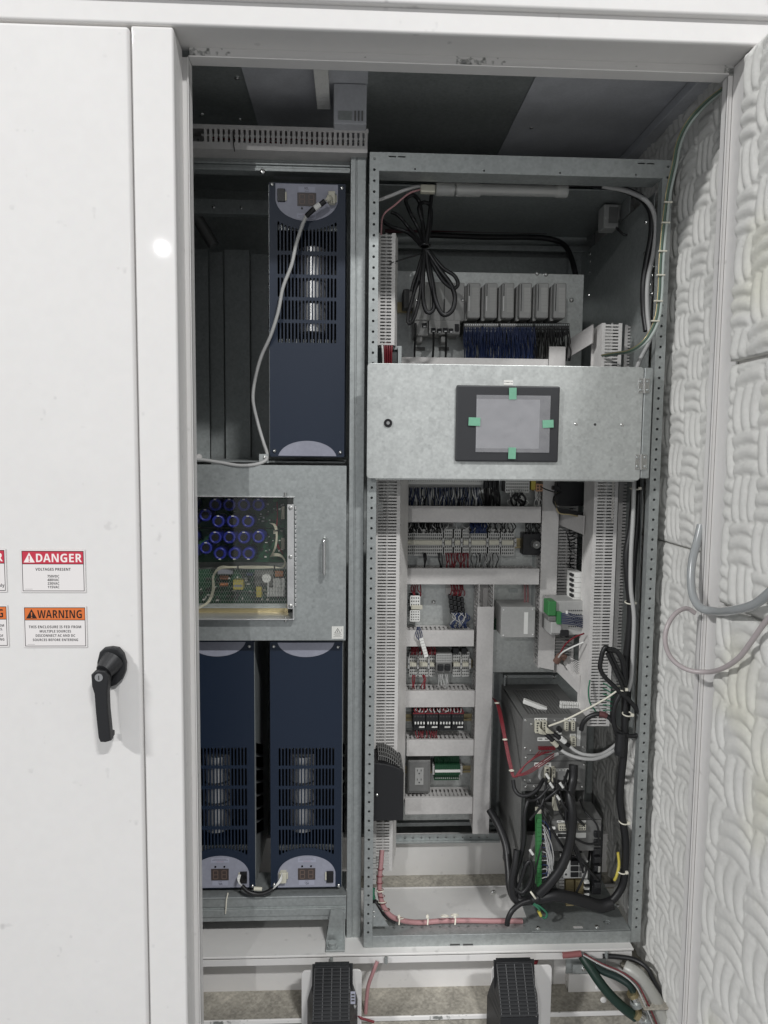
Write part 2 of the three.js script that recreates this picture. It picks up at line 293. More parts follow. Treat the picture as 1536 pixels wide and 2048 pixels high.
// ================================================================ closed door on the left
{
  const xr = P(276, 1000, .006).x, yt = P(130, 47, .006).y;
  const t = thing('enclosure_door', 'closed white enclosure door carrying the danger and warning stickers', 'door', V(xr - .25, yLow, 0), 'enclosure doors');
  mesh(t, 'leaf', bx(xFar - .02, xr, yLow, yt, -.04, .006, .007), M.white);
  // stickers
  const sticker = (px0, py0, px1, py1, head_, hc, tc, lines, label, only) => {
    const m = canvasMat(960, 620, (c, w, h) => {
      c.fillStyle = '#e4e0de'; c.fillRect(0, 0, w, h); c.strokeStyle = '#c9c6c3'; c.lineWidth = 4; c.strokeRect(2, 2, w - 4, h - 4);
      c.fillStyle = hc; c.fillRect(24, 24, w - 48, 184); c.strokeStyle = '#241e20'; c.lineWidth = 9; c.strokeRect(24, 24, w - 48, h - 48); c.beginPath(); c.moveTo(24, 208); c.lineTo(w - 24, 208); c.stroke();
      c.fillStyle = tc; c.beginPath(); c.moveTo(130, 44); c.lineTo(212, 186); c.lineTo(46, 186); c.closePath(); c.fill();
      c.fillStyle = hc; c.font = 'bold 120px sans-serif'; c.textAlign = 'center'; c.fillText('!', 130, 176);
      c.fillStyle = tc; let fs = 176; c.font = 'bold ' + fs + 'px sans-serif'; const room = w - 48 - 212; while (c.measureText(head_).width > room) { fs -= 4; c.font = 'bold ' + fs + 'px sans-serif'; }
      c.textAlign = 'left'; c.save(); c.translate(216, 180); c.scale(1, 176 / fs * .95); c.fillText(head_, 0, 0); c.restore();
      c.fillStyle = '#141214'; c.textAlign = 'center';
      for (const [s, y, size, x, st] of lines) { c.font = 'bold ' + size + 'px sans-serif'; c.save(); c.translate(x ?? w / 2, y); c.fillText(s, 0, 0); c.restore(); }
      c.fillStyle = '#8d898a'; c.fillRect(56, h - 52, 110, 5);
    }, { roughness: .35 });
    decal(px0, py0, px1, py1, .0065, m, t, 'sticker', label);
  };
  sticker(42, 1099, 171, 1185, 'DANGER', '#c2374a', '#f0e9e6', [['VOLTAGES PRESENT', 304, 56], ['750VDC', 402, 50], ['480VAC', 454, 50], ['230VAC', 506, 50], ['115VAC', 558, 50]], 'red danger sticker listing voltages');
  sticker(47, 1212, 174, 1295, 'WARNING', '#d9743c', '#2a1f1c', [['THIS ENCLOSURE IS FED FROM', 330, 55], ['MULTIPLE SOURCES', 394, 51], ['DISCONNECT AC AND DC', 458, 51], ['SOURCES BEFORE ENTERING', 522, 51]], 'orange warning sticker about multiple sources');
  sticker(-116, 1097, 13, 1184, 'DANGER', '#c2374a', '#f0e9e6', [['only', 545, 62, 860, 'bold']], 'red danger sticker cut by the picture edge');
  sticker(-112, 1210, 17, 1294, 'WARNING', '#d9743c', '#2a1f1c', [['FROM', 318, 50, 830], ['ERS.', 372, 50, 830], ['OF', 470, 50, 850], ['ING', 524, 50, 850]], 'orange warning sticker cut by the picture edge');
  // swing handle: boss plate, raised neck and a long grip, with a lock barrel
  const c = P(222, 1332, .006), s = .00100;
  const hp = (x, y) => [(x - 1085) / 4.876 * s, -(y - 1230) / 4.876 * s];
  const boss = new THREE.Shape(); [[985, 1180], [1010, 1085], [1045, 1052], [1110, 1043], [1165, 1052], [1205, 1100], [1228, 1190], [1222, 1270], [1195, 1335], [1140, 1390], [1060, 1420], [1000, 1380]].forEach((p, i) => { const q = hp(...p); i ? boss.lineTo(...q) : boss.moveTo(...q); }); boss.closePath();
  const place2 = g => g.translate(c.x, c.y, .0062);
  const hd = mesh(t, 'handle', place2(ext(boss, .009, { bevelEnabled: true, bevelSize: .003, bevelThickness: .003, bevelSegments: 3 })), M.black, 'black swing handle with a key lock');
  const grip = new THREE.Shape(); [[955, 1262], [985, 1232], [1020, 1224], [1075, 1232], [1098, 1270], [1090, 1330], [1076, 1440], [1078, 1600], [1090, 1760], [1098, 1895], [1060, 1906], [1022, 1904], [1008, 1870], [990, 1640], [980, 1440], [960, 1370]].forEach((p, i) => { const q = hp(...p); i ? grip.lineTo(...q) : grip.moveTo(...q); }); grip.closePath();
  mesh(hd, 'grip', place2(ext(grip, .012, { bevelEnabled: true, bevelSize: .0028, bevelThickness: .004, bevelSegments: 3 }).translate(.004, 0, .024)), M.black);
  const n0 = V(c.x + .006, c.y + .012, .012), n1 = V(c.x - .004, c.y - .002, .036);
  mesh(hd, 'neck', rod(n0, n1, .024, .0165, 20), M.black);
  const g2 = hp(1082, 1890); mesh(hd, 'grip_toe', bx(c.x + g2[0] - .010, c.x + g2[0] + .010, c.y + g2[1] - .002, c.y + g2[1] + .010, .018, .034, .003), M.black);
  const lk = hp(1015, 1280), lp = V(c.x + lk[0] + .0045, c.y + lk[1], .0452);
  const lock = mesh(hd, 'lock', [rod(V(lp.x, lp.y, .042), V(lp.x, lp.y, .0475), .0085, .0078, 24)], M.chrome);
  mesh(hd, 'key_slot', bx(lp.x - .001, lp.x + .001, lp.y - .005, lp.y + .004, .047, .0478), M.termDark);
}
// ================================================================ basket-weave foam
function foamGeo(s0, s1, t0, t1, step, amp, ph, curl, c, sharp = .82) {   // s: depth, t: height; returns a slab facing -x
  const ns = Math.round((s1 - s0) / step), nt = Math.round((t1 - t0) / step), pos = [], uv = [], idx = [];
  const h = (s, t) => {
    const u0 = s / c + ph, v0 = t / c + ph * .7, wob = .06 * Math.sin(v0 * 2.1 + ph) + .05 * Math.sin(u0 * 1.7 + v0);
    let u = u0 + wob, v = v0 + .05 * Math.sin(u0 * 2.3);
    const i = Math.floor(u), j = Math.floor(v); let fu = u - i, fv = v - j, a, b;
    if ((i + j) & 1) { a = fu + curl * (4 * fv * (1 - fv) - .5) * .22; b = fv; } else { a = fv - curl * (4 * fu * (1 - fu) - .5) * .22; b = fu; }
    const k = a * 3, rnd2 = Math.pow(Math.abs(Math.sin(Math.PI * k)), sharp), e = 1 - Math.pow(Math.abs(2 * b - 1), 7);
    return amp * (.30 + rnd2 * (.40 + .30 * e)) * (.9 + .2 * vnoise(u * 2, v * 2, 999, 5));
  };
  for (let j = 0; j <= nt; j++) for (let i = 0; i <= ns; i++) {
    const s = s0 + (s1 - s0) * i / ns, t = t0 + (t1 - t0) * j / nt, edge = Math.min(1, Math.min(i, ns - i) / 1.5, Math.min(j, nt - j) / 2.5);
    pos.push(-(.012 + h(s, t) * (.35 + .65 * edge)), t, s); uv.push(s, t);
  }
  const W = ns + 1;
  for (let j = 0; j < nt; j++) for (let i = 0; i < ns; i++) { const a = j * W + i; idx.push(a, a + 1, a + W, a + 1, a + W + 1, a + W); }
  // side walls of the slab
  const ring = []; for (let i = 0; i <= ns; i++) ring.push(i); for (let j = 1; j <= nt; j++) ring.push(j * W + ns); for (let i = ns - 1; i >= 0; i--) ring.push(nt * W + i); for (let j = nt - 1; j > 0; j--) ring.push(j * W);
  const base = pos.length / 3; for (const k of ring) { pos.push(0, pos[k * 3 + 1], pos[k * 3 + 2]); uv.push(uv[k * 2], uv[k * 2 + 1]); }
  for (let n = 0; n < ring.length; n++) { const m = (n + 1) % ring.length; idx.push(ring[n], base + n, ring[m], ring[m], base + n, base + m); }
  const g = new THREE.BufferGeometry(); g.setAttribute('position', new THREE.Float32BufferAttribute(pos, 3)); g.setAttribute('uv', new THREE.Float32BufferAttribute(uv, 2)); g.setIndex(idx); g.computeVertexNormals();
  g.userData = { keepUV: true }; return g;
}
const xDoorFoam = P(1443, 800, .004).x;
{   // open door on the right
  const xd = P(1443, 800, .004).x + .031, t = thing('enclosure_door', 'open white enclosure door lined with woven foam', 'door', V(xd, yLow, .3), 'enclosure doors');
  const yTop = P(1478, 100, .02).y;
  mesh(t, 'leaf', bx(xd, xd + .03, yLow, yTop + .012, .004, .62, .004), M.white);
  const ys = [yTop, P(1440, 722, .03).y, P(1420, 1212, .03).y, yLow + .01];
  const xo = [.047, .043, .039];
  for (let k = 0; k < 3; k++) {
    const g = foamGeo(.002 + k * .001, .56, ys[k + 1] + (k < 2 ? .003 : 0), ys[k] - (k ? .005 : 0), [.0042, .0042, .004][k], [.0125, .0120, .0105][k], [.2, .63, .41][k], [.55, .3, .65][k], [.088, .088, .104][k], [.8, .7, .62][k]);
    g.translate(xd - .001 + [0, .004, 0][k], 0, 0); g.userData = { keepUV: true };
    mesh(t, 'foam_panel', g, M.foam, ['upper foam panel of the open door', 'middle foam panel of the open door', 'lower foam panel with swept ridges'][k]);
  }
}
{   // foam on the inner side wall
  const ySplit = PX(1325, 1085, xWall - .03).y;
  for (const [a, b, ph, cu, lab] of [[ySplit + .0015, yCeil - .006, .37, .45, 'upper woven foam panel on the side wall beside the rack'], [yLow + .02, ySplit - .0015, .81, .7, 'lower woven foam panel on the side wall beside the rack']]) {
    const t = thing('acoustic_foam', lab, 'acoustic foam', V(xWall, a, -.3), 'foam panels on the side wall');
    const g = foamGeo(-.80, Z_RIM - .008, a, b, .0043, .0098, ph, cu, .077, cu > .6 ? .55 : .75); g.translate(xWall - .004, 0, 0); g.userData = { keepUV: true };
    mesh(t, 'foam', g, M.foam);
  }
}
// ================================================================ left bay: frame, trunking, modules
const Z_POST = -.36;
{
  const q = R(697, 303, 727, 1900, Z_POST), t = thing('bay_frame', 'galvanised steel frame of the left power module bay', 'frame', V(q.x0, q.y0, Z_POST));
  const w = q.x1 - q.x0;
  mesh(t, 'post', [bx(q.x0, q.x0 + w * .36, q.y0, q.y1, Z_POST - .05, Z_POST, .002), bx(q.x0 + w * .36, q.x0 + w * .42, q.y0, q.y1, Z_POST - .05, Z_POST - .0025), bx(q.x0 + w * .42, q.x1, q.y0, q.y1, Z_POST - .05, Z_POST - .0006, .002)], M.galv);
  const xL = xInL + .02, zb = -.385;
  const beam = (py0, py1, name, parts, zz) => { const Y = py => P(540, py, zz).y; return mesh(t, name, parts.map(([a, b, dz]) => bx(xL, q.x0 - .001, Y(b), Y(a), zz - .03, zz + dz, .0015)), M.galv); };
  beam(303, 345, 'top_beam', [[303, 311, .004], [311, 325, -.004], [325, 330, .002], [330, 336, -.003], [336, 343, .003]], zb);
  const Y = (py, z) => P(540, py, z).y;
  mesh(t, 'lower_beam', [bx(xL, q.x0 - .001, Y(1797, -.35), Y(1794, -.35), -.46, -.35, .001), bx(xL, q.x0 - .001, Y(1812, -.352), Y(1797, -.352), -.37, -.352), bx(xL, q.x0 - .001, Y(1818, -.352), Y(1812, -.352), -.37, -.357), bx(xL, q.x0 - .001, Y(1832, -.352), Y(1818, -.352), -.37, -.351, .001), bx(xL, q.x0 - .001, Y(1843, -.352), Y(1832, -.352), -.372, -.356)], M.galv);
  mesh(t, 'cross_rail', pb(330, 397, 545, 427, -.62, .03, .002), M.galv);
  for (const [px, py] of [[427, 413], [483, 415]]) mesh(t, 'screw', head(P(px, py, -.618), .005), M.steel);
  mesh(t, 'brace', rod(P(388, 425, -.66), P(428, 492, -.66), .016, .016, 4), M.greyUnit, 'dull slanting brace');
  mesh(t, 'screw', head(P(525, 343, zb + .006), .0065), M.steel);
  const fx = R(652, 1838, 690, 1904, -.335);
  mesh(t, 'foot_bracket', [bx(fx.x0, fx.x1, ySill + .0005, ySill + .006, -.40, -.305, .001), ext(poly([[0, 0], [.045, 0], [.045, .085], [.012, .085]]), .004).translate(fx.x0, ySill + .006, -.345), bx(fx.x1 - .004, fx.x1, ySill + .006, fx.y1 + .01, -.39, -.345)], M.galv);
  mesh(t, 'foot_bolt', [flat(new THREE.CylinderGeometry(.0105, .0105, .008, 6)).translate((fx.x0 + fx.x1) / 2 - .008, ySill + .0125, -.322), flat(new THREE.CylinderGeometry(.015, .015, .003, 20)).translate((fx.x0 + fx.x1) / 2 - .008, ySill + .0075, -.322)], M.galv);
  for (const y of [580, 1090, 1310, 1370]) mesh(t, 'screw', head(V(0, 0, 0), .0045).rotateY(Math.PI / 2).translate(q.x1, P(727, y, Z_POST).y, Z_POST - .03), M.steel);
}
{   // dark sheet-metal back of the bay
  const t = setting('bay_back_panel', 'dark folded sheets closing the back of the left bay', V(-.3, ySill, -.8)), yb = P(500, 935, -.8).y, yt = P(500, 500, -.8).y;
  for (const [a, b, z, m] of [[330, 418, -.80, M.galv], [420, 448, -.83, M.galv], [450, 500, -.80, M.galv], [502, 600, -.84, M.galv]]) { const q = R(a, 500, b, 935, z); mesh(t, 'fold', bx(q.x0, q.x1, ySill, yt, z - .004, z, .001), m); }
  mesh(t, 'lower_tray', bx(xInL, P(690, 900, -.5).x, P(450, 921, -.42).y - .004, P(450, 921, -.42).y, -.80, -.42), M.galv);
}
{   // slotted duct across the top of the bay
  const q = R(330, 254, 735, 299, -.335), d = .06, t = thing('wiring_duct', 'slotted grey wiring duct above the left bay with missing fingers', 'cable duct', V(q.x0, q.y0, -.36));
  const lv = q.x1 - q.x0, n = Math.round(lv / .0123);
  const wall = slotPanel(q.y1 - q.y0, lv, .0018, .0123, .56, .014, .006, (i, nn) => i > nn - 8 && i < nn - 3);
  mesh(t, 'slotted_side', place(wall, V(q.x1, q.y0, -.335), YU, V(-1, 0, 0)), M.duct);
  mesh(t, 'slotted_side', place(slotPanel(q.y1 - q.y0, lv, .0018, .0123, .56, .014, .006), V(q.x1, q.y0, -.335 - d), YU, V(-1, 0, 0)), M.duct);
  mesh(t, 'base', bx(q.x0, q.x1, q.y0 - .002, q.y0, -.335 - d, -.335), M.duct);
  mesh(t, 'cover', [bx(q.x0, q.x1 + .002, q.y1, q.y1 + .002, -.335 - d - .002, -.333, .0008), bx(q.x0, q.x1 + .002, q.y1 - .008, q.y1, -.3348, -.333)], M.duct);
  const w = thing('loose_wires', 'red and white wires lying inside the slotted duct above the bay', 'wires', V(q.x1 - .1, q.y0 + .01, -.36)), g1 = [], g2 = [];
  for (let i = 0; i < 6; i++) (i % 3 ? g1 : g2).push(tube([V(q.x0 + .1, q.y0 + .012 + i * .004, -.37 + i * .003), V(q.x1 - .12, q.y0 + rr(.012, .035), -.36), V(q.x1 - .05, q.y0 + rr(.006, .03), -.352), V(q.x1 - .004, q.y0 + rr(.004, .02), -.36)], .0016, 20, 6));
  mesh(w, 'red_wires', g1, M.red); mesh(w, 'white_wires', g2, M.cream);
  cable('wire_tail', 'short black wire tail hanging from the slotted duct above the bay', 'wire', [[466, 262, -.332], [467, 285, -.331], [469, 303, -.332]], .0012, M.cable);
}
// ---------------------------------------------------------------- the three blue power modules
function powerModule(name, label, cx, cy, flip, lead) {
  const q = R(539, 371, 690, 918, -.37), W = q.x1 - q.x0, H = q.y1 - q.y0, c = P(cx, cy, -.37);
  const t = thing(name, label, 'power module', V(0, 0, 0), 'navy power modules');
  const ux = px => ((px - 539) / 151 - .5) * W, uy = py => (.5 - (py - 371) / 547) * H, up = (px, py, z) => V(ux(px), uy(py), z);
  const s = rrect(-W / 2, -H / 2, W / 2, H / 2, .003), cols = 17, rows = [[445, 504], [511, 550], [556, 595], [601, 640], [646, 686]];
  const hole = (a, b, y0, y1) => { const p = new THREE.Path(); const r = (b - a) / 2 * .98; p.moveTo(a, y0 + r); p.lineTo(a, y1 - r); p.absarc((a + b) / 2, y1 - r, r, Math.PI, 0, true); p.lineTo(b, y0 + r); p.absarc((a + b) / 2, y0 + r, r, 0, -Math.PI, true); return p; };
  for (let k = 0; k < cols; k++) for (const [i, [a, b]] of rows.entries()) {
    const x = 557.5 + k * 113 / (cols - 1), top = i ? a : 446 + 15 * (1 - ((x - 614) / 57) ** 2);
    s.holes.push(hole(ux(x - 2.1), ux(x + 2.1), uy(b), uy(top)));
  }
  mesh(t, 'front_panel', flat(new THREE.ExtrudeGeometry(s, { depth: .002, bevelEnabled: false, curveSegments: 3 })).translate(0, 0, -.002), M.navy);
  mesh(t, 'case', [bx(-W / 2, -W / 2 + .0015, -H / 2, H / 2, -.30, -.002), bx(W / 2 - .0015, W / 2, -H / 2, H / 2, -.30, -.002), bx(-W / 2, W / 2, H / 2 - .0015, H / 2, -.30, -.002), bx(-W / 2, W / 2, -H / 2, -H / 2 + .0015, -.30, -.002), bx(-W / 2, W / 2, -H / 2, H / 2, -.302, -.30)], M.navy);
  // what shows through the louvres
  const cap = mesh(t, 'capacitor', [rod(up(624, 661, -.040), up(624, 493, -.040), .034, .034, 36), rod(up(624, 493, -.040), up(624, 489, -.040), .027, .025, 30)], M.alu);
  for (const y of [560, 605]) mesh(cap, 'clamp_band', rod(up(624, y, -.040), up(624, y - 4, -.040), .0352, .0352, 36), M.termDark);
  mesh(cap, 'terminal', rod(up(620, 489, -.05), up(620, 484, -.05), .004, .004, 10), M.steel);
  const fins = []; for (let k = 0; k < 26; k++) { const x = ux(552 + k * 4.9); fins.push(bx(x, x + .001, uy(700), uy(676), -.14, -.02)); }
  mesh(t, 'heat_sink', fins, M.galv); mesh(t, 'inner_rail', bx(ux(555), ux(674), uy(459), uy(449), -.022, -.016), M.galv);
  mesh(t, 'baffle', bx(-W / 2 + .004, W / 2 - .004, uy(700), uy(440), -.20, -.196), M.termDark);
  { const sx = -W / 2; mesh(t, 'flank', bx(sx - .0012, sx, -H / 2 + .004, H / 2 - .004, -.28, -.004), M.galv); for (let k = 0; k < 7; k++) { const y = uy(655 - k * 30); mesh(t, 'flank_louvre', ext(poly([[.02, 0], [.13, .05], [.13, .078], [.02, .027]]), .004).rotateY(-Math.PI / 2).scale(1, 1, -1).translate(sx - .001, y - .04, 0), M.galv); } }
  // plates and controls
  const dp = new THREE.Shape(); dp.moveTo(ux(552), uy(373)); dp.lineTo(ux(675), uy(373)); dp.lineTo(ux(675), uy(405)); dp.bezierCurveTo(ux(671), uy(431), ux(641), uy(444.5), ux(613), uy(444.5)); dp.bezierCurveTo(ux(585), uy(444.5), ux(556), uy(431), ux(552), uy(405)); dp.closePath();
  const panel = mesh(t, 'control_plate', ext(dp, .0012, { curveSegments: 18 }), M.lilac);
  const ep = new THREE.Shape(); ep.moveTo(ux(556), uy(916)); ep.lineTo(ux(674), uy(916)); ep.bezierCurveTo(ux(668), uy(895), ux(640), uy(885), ux(615), uy(885)); ep.bezierCurveTo(ux(590), uy(885), ux(562), uy(895), ux(556), uy(916));
  mesh(t, 'end_plate', ext(ep, .0012, { curveSegments: 18 }), M.lilac);
  mesh(panel, 'display', bx(ux(595), ux(632), uy(416), uy(390), 0, .0024, .0004), mat(L(.065, .05, .045), { roughness: .3 }));
  const dg = []; for (const bxx of [599, 617]) { const seg = (a, b, c2, d) => dg.push(bx(ux(a), ux(b), uy(d), uy(c2), .0024, .0027)); seg(bxx + 1, bxx + 10, 393, 394.6); seg(bxx + 1, bxx + 10, 402, 403.6); seg(bxx + 1, bxx + 10, 411, 412.6); for (const [a, b] of [[394, 402.5], [403, 411.5]]) { seg(bxx, bxx + 1.6, a, b); seg(bxx + 9.4, bxx + 11, a, b); } }
  mesh(panel, 'digits', dg, mat(L(.17, .12, .10), { roughness: .5 }));
  mesh(panel, 'indicator', [rod(up(604, 420.5, 0), up(604, 420.5, .0022), .0028, .0026, 14), rod(up(623, 420.5, 0), up(623, 420.5, .0022), .0028, .0026, 14)], M.blackGloss);
  const txt = canvasMat(512, 128, (c2, w, h) => { c2.fillStyle = '#a9abba'; c2.fillRect(0, 0, w, h); c2.fillStyle = '#33343f'; c2.textAlign = 'center'; c2.font = 'bold 82px sans-serif'; c2.fillText('VO', 236, 72); c2.font = 'bold 40px sans-serif'; c2.fillText('2', 310, 82); c2.font = '34px sans-serif'; c2.fillText('Module', 256, 118); });
  plate({ x0: ux(597), x1: ux(630), y0: uy(388.6), y1: uy(378) }, .0009, txt, panel, 'module_name');
  const fine = canvasMat(512, 128, (c2, w, h) => { c2.fillStyle = '#a9abba'; c2.fillRect(0, 0, w, h); c2.font = '23px sans-serif'; c2.textAlign = 'center'; c2.fillStyle = '#a06a78'; for (let i = 0; i < 13; i++) c2.fillRect(150 + i * 16, 22, 12, 10); c2.fillStyle = '#4a4a55'; for (let r = 0; r < 2; r++) for (let i = 0; i < 26 - r * 4; i++) c2.fillRect(40 + r * 34 + i * 17, 60 + r * 32, 13, 11); });
  plate({ x0: ux(594), x1: ux(632), y0: uy(440), y1: uy(430) }, .0009, fine, panel, 'fine_print');
  const sock = mesh(panel, 'socket', bx(ux(556), ux(571), uy(409), uy(384), 0, .006, .001), M.blackGloss); mesh(panel, 'socket_frame', [bx(ux(571), ux(574), uy(407), uy(390), 0, .005)], M.cream);
  const plug = mesh(panel, 'plug', [bx(ux(656), ux(670), uy(413), uy(389), 0, .016, .002), bx(ux(653), ux(673), uy(408), uy(394), 0, .006, .001)], M.cream);
  for (const [px, py] of [[545, 375], [683, 379], [548.5, 906.5], [682, 908]]) mesh(t, 'screw', head(up(px, py, 0), .0048, .0045), M.steel);
  t.position.copy(c); if (flip) t.rotation.z = Math.PI; return { t, up, c };
}
const modA = powerModule('power_module', 'upright navy power module with a grey cable plugged in at its top', 614.5, 644.5, false);
const modB = powerModule('power_module', 'inverted navy power module beside the galvanised post', 612.5, 1533, true);
const modC = powerModule('power_module', 'inverted navy power module half hidden by the door jamb', 437, 1533, true);
{ // grey lead from the upper module
  const z = -.352;
  const t = cable('grey_cable', 'light grey cable hanging from the upright module to the bay edge', 'cable', [[612, 432, z], [604, 452, z + .004], [592, 490, z + .01], [583, 530, z + .012], [566, 575, z + .012], [556, 625, z + .01], [541, 672, z], [522, 715, z - .02], [509, 765, z - .04], [506, 800, z - .04], [514, 840, z - .04], [527, 885, z - .03], [534, 908, z - .005], [532, 920, z + .008], [515, 928, z + .017], [480, 931, z + .018], [440, 925, z + .016], [405, 920, z + .01], [360, 917, z]], .0043, M.greyCable);
  mesh(t, 'boot', [tube([P(650, 402, z + .012), P(640, 410, z + .012), P(628, 418, z + .01), P(613, 432, z)], .0062, 16, 10)], M.cable);
  mesh(t, 'cable_label', rod(P(640, 409, z + .0125), P(629, 417, z + .0115), .0068, .0068, 12), M.paper);
  const ws = []; for (let i = 0; i < 5; i++) ws.push(tube([P(650, 402 - i * .5, z + .012), P(655, 394 + i * 1.5, z + .016), P(661, 391 + i * 2, z + .012), P(664, 396 + i * 3, z + .003)], .0014, 10, 6)); mesh(t, 'leads', ws, M.cream);
  const b = thing('cable_bracket', 'small galvanised tab holding the grey cable under the upright module', 'bracket', P(520, 925, -.36));
  mesh(b, 'tab', pb(518, 908, 537, 926, -.347, .002, .0005), M.galv); mesh(b, 'screw', head(P(530, 915, -.346), .005), M.steel);
  const b2 = thing('cable_clip', 'round pale cable clip at the left end of the grey cable', 'clip', P(398, 918, -.36)); mesh(b2, 'disc', rod(P(398, 914, -.352), P(398, 914, -.346), .008, .007, 18), M.duct);
}
{ // jumper between the two lower modules
  const z = -.345, t = cable('jumper_cable', 'short black jumper linking the two inverted modules', 'cable', [[484, 1772, z], [496, 1783, z + .008], [515, 1788, z + .01], [530, 1786, z + .01], [546, 1778, z + .006]], .0055, M.cable);
  mesh(t, 'cable_label', rod(P(508, 1777, z + .016), P(524, 1778, z + .016), .0048, .0048, 12), M.cream);
  const ws = []; for (let i = 0; i < 5; i++) { ws.push(tube([P(546, 1778, z + .006), P(555, 1770 - i, z + .01), P(562, 1762 - i * 2, z + .004), P(564, 1754 - i * 2, z - .008)], .0013, 10, 6), tube([P(484, 1772, z), P(478, 1766 - i, z + .01), P(475 + i, 1758, z + .006), P(477 + i, 1750, z - .008)], .0013, 10, 6)); }
  mesh(t, 'leads', ws, M.paper);
  cable('cable_tie', 'cut cream cable tie hanging over the lower beam', 'cable tie', [[456, 1786, -.345], [453, 1800, -.343], [452, 1815, -.3435], [451, 1827, -.345]], .0018, M.tie);
}
// ---------------------------------------------------------------- galvanised drawer with a window
{
  const z = -.335, q = R(318, 930, 692, 1281, z), t = thing('capacitor_unit', 'galvanised drawer front with a clear window and a chrome pull', 'capacitor unit', V((q.x0 + q.x1) / 2, q.y0, z - .3));
  const w = R(300, 994, 587, 1234, z), s = poly([[q.x0, q.y0], [q.x1, q.y0], [q.x1, q.y1], [q.x0, q.y1]]);
  const wx0 = q.x0 + .01; s.holes.push(rrect(wx0, w.y0, w.x1, w.y1, .001, THREE.Path));
  mesh(t, 'front_plate', ext(s, .002).translate(0, 0, z - .002), M.galv);
  mesh(t, 'edge_fold', [bx(q.x0, q.x1, q.y1 - .0015, q.y1, z - .03, z - .002), bx(q.x0, q.x1, q.y0, q.y0 + .0015, z - .03, z - .002), bx(q.x1 - .0015, q.x1, q.y0, q.y1, z - .03, z - .002)], M.galv);
  // shallow tray standing proud round the window
  const pr = .022; for (const g of [bx(wx0, w.x1 + .003, w.y0 - .0025, w.y0, z - .05, z + pr, .0006), bx(wx0, w.x1 + .003, w.y1, w.y1 + .002, z - .05, z + .005, .0006), bx(w.x1, w.x1 + .0022, w.y0 + .0002, w.y0 + .03, z - .05, z + pr * .9)]) mesh(t, 'window_frame', g, M.alu);
  const stripQ = R(574.5, 1009, 588, 1218, z + .012);
  const clamp = mesh(t, 'clamp_strip', bx(stripQ.x0, stripQ.x1, stripQ.y0, stripQ.y1, z + .0095, z + .012, .0006), M.alu);
  for (const py of [1016, 1114, 1212]) mesh(clamp, 'screw', head(P(581, py, z + .0125), .0052), M.steel);
  for (const [px, py] of [[570, 989], [571, 1239]]) mesh(t, 'screw', rod(P(px, py - 4, z + .01), P(px, py + 4, z + .01), .0028, .0028, 10), M.steel);
  const lou = []; for (let i = 0; i < 22; i++) { const y = w.y1 - .022 - i * .0115; lou.push(bx(w.x1 + .003, w.x1 + .0075, y - .0075, y, z, z + .0035, .0008)); } mesh(t, 'louvre', lou, M.alu);
  mesh(t, 'window', bx(wx0 + .001, w.x1 - .001, w.y0 + .028, w.y1 - .002, z + .0065, z + .0085), M.clear, 'clear plastic window over the circuit boards');
  mesh(t, 'box', [bx(wx0, q.x1 - .02, w.y0 - .02, w.y1 + .02, z - .122, z - .12), bx(w.x1 + .004, w.x1 + .006, w.y0 - .02, w.y1 + .02, z - .12, z - .002), bx(wx0, w.x1 + .004, w.y1 + .012, w.y1 + .014, z - .12, z - .002), bx(wx0, w.x1 + .004, w.y0 - .014, w.y0 - .012, z - .12, z - .002)], M.galv);
  const hx = P(649, 1110, z).x, y1 = P(649, 1075, z).y, y0 = P(649, 1148, z).y;
  mesh(t, 'pull_handle', tube([V(hx, y1, z), V(hx, y1, z + .012), V(hx, y1 - .001, z + .020), V(hx, y1 - .006, z + .0245), V(hx, y1 - .02, z + .0255), V(hx, (y0 + y1) / 2, z + .0255), V(hx, y0 + .02, z + .0255), V(hx, y0 + .006, z + .0245), V(hx, y0 + .001, z + .020), V(hx, y0, z + .012), V(hx, y0, z)], .0042, 60, 12), M.chrome);
  const st = canvasMat(256, 270, (c, w2, h) => { c.fillStyle = '#e6e6e0'; c.fillRect(0, 0, w2, h); c.strokeStyle = '#222'; c.lineWidth = 9; c.beginPath(); c.moveTo(128, 45); c.lineTo(190, 145); c.lineTo(66, 145); c.closePath(); c.stroke(); c.fillStyle = '#222'; c.beginPath(); c.moveTo(134, 70); c.lineTo(112, 112); c.lineTo(127, 112); c.lineTo(118, 138); c.lineTo(146, 100); c.lineTo(130, 100); c.closePath(); c.fill(); for (let r = 0; r < 3; r++) for (let i = 0; i < 10 - (r === 1 ? 3 : 0); i++) c.fillRect(40 + (r === 1 ? 25 : 0) + i * 18, 168 + r * 26, 13, 8); c.fillRect(212, 50, 5, 60); });
  decal(663.5, 1252.5, 687, 1277.5, z, st, t, 'sticker', 'small white shock hazard sticker');
}
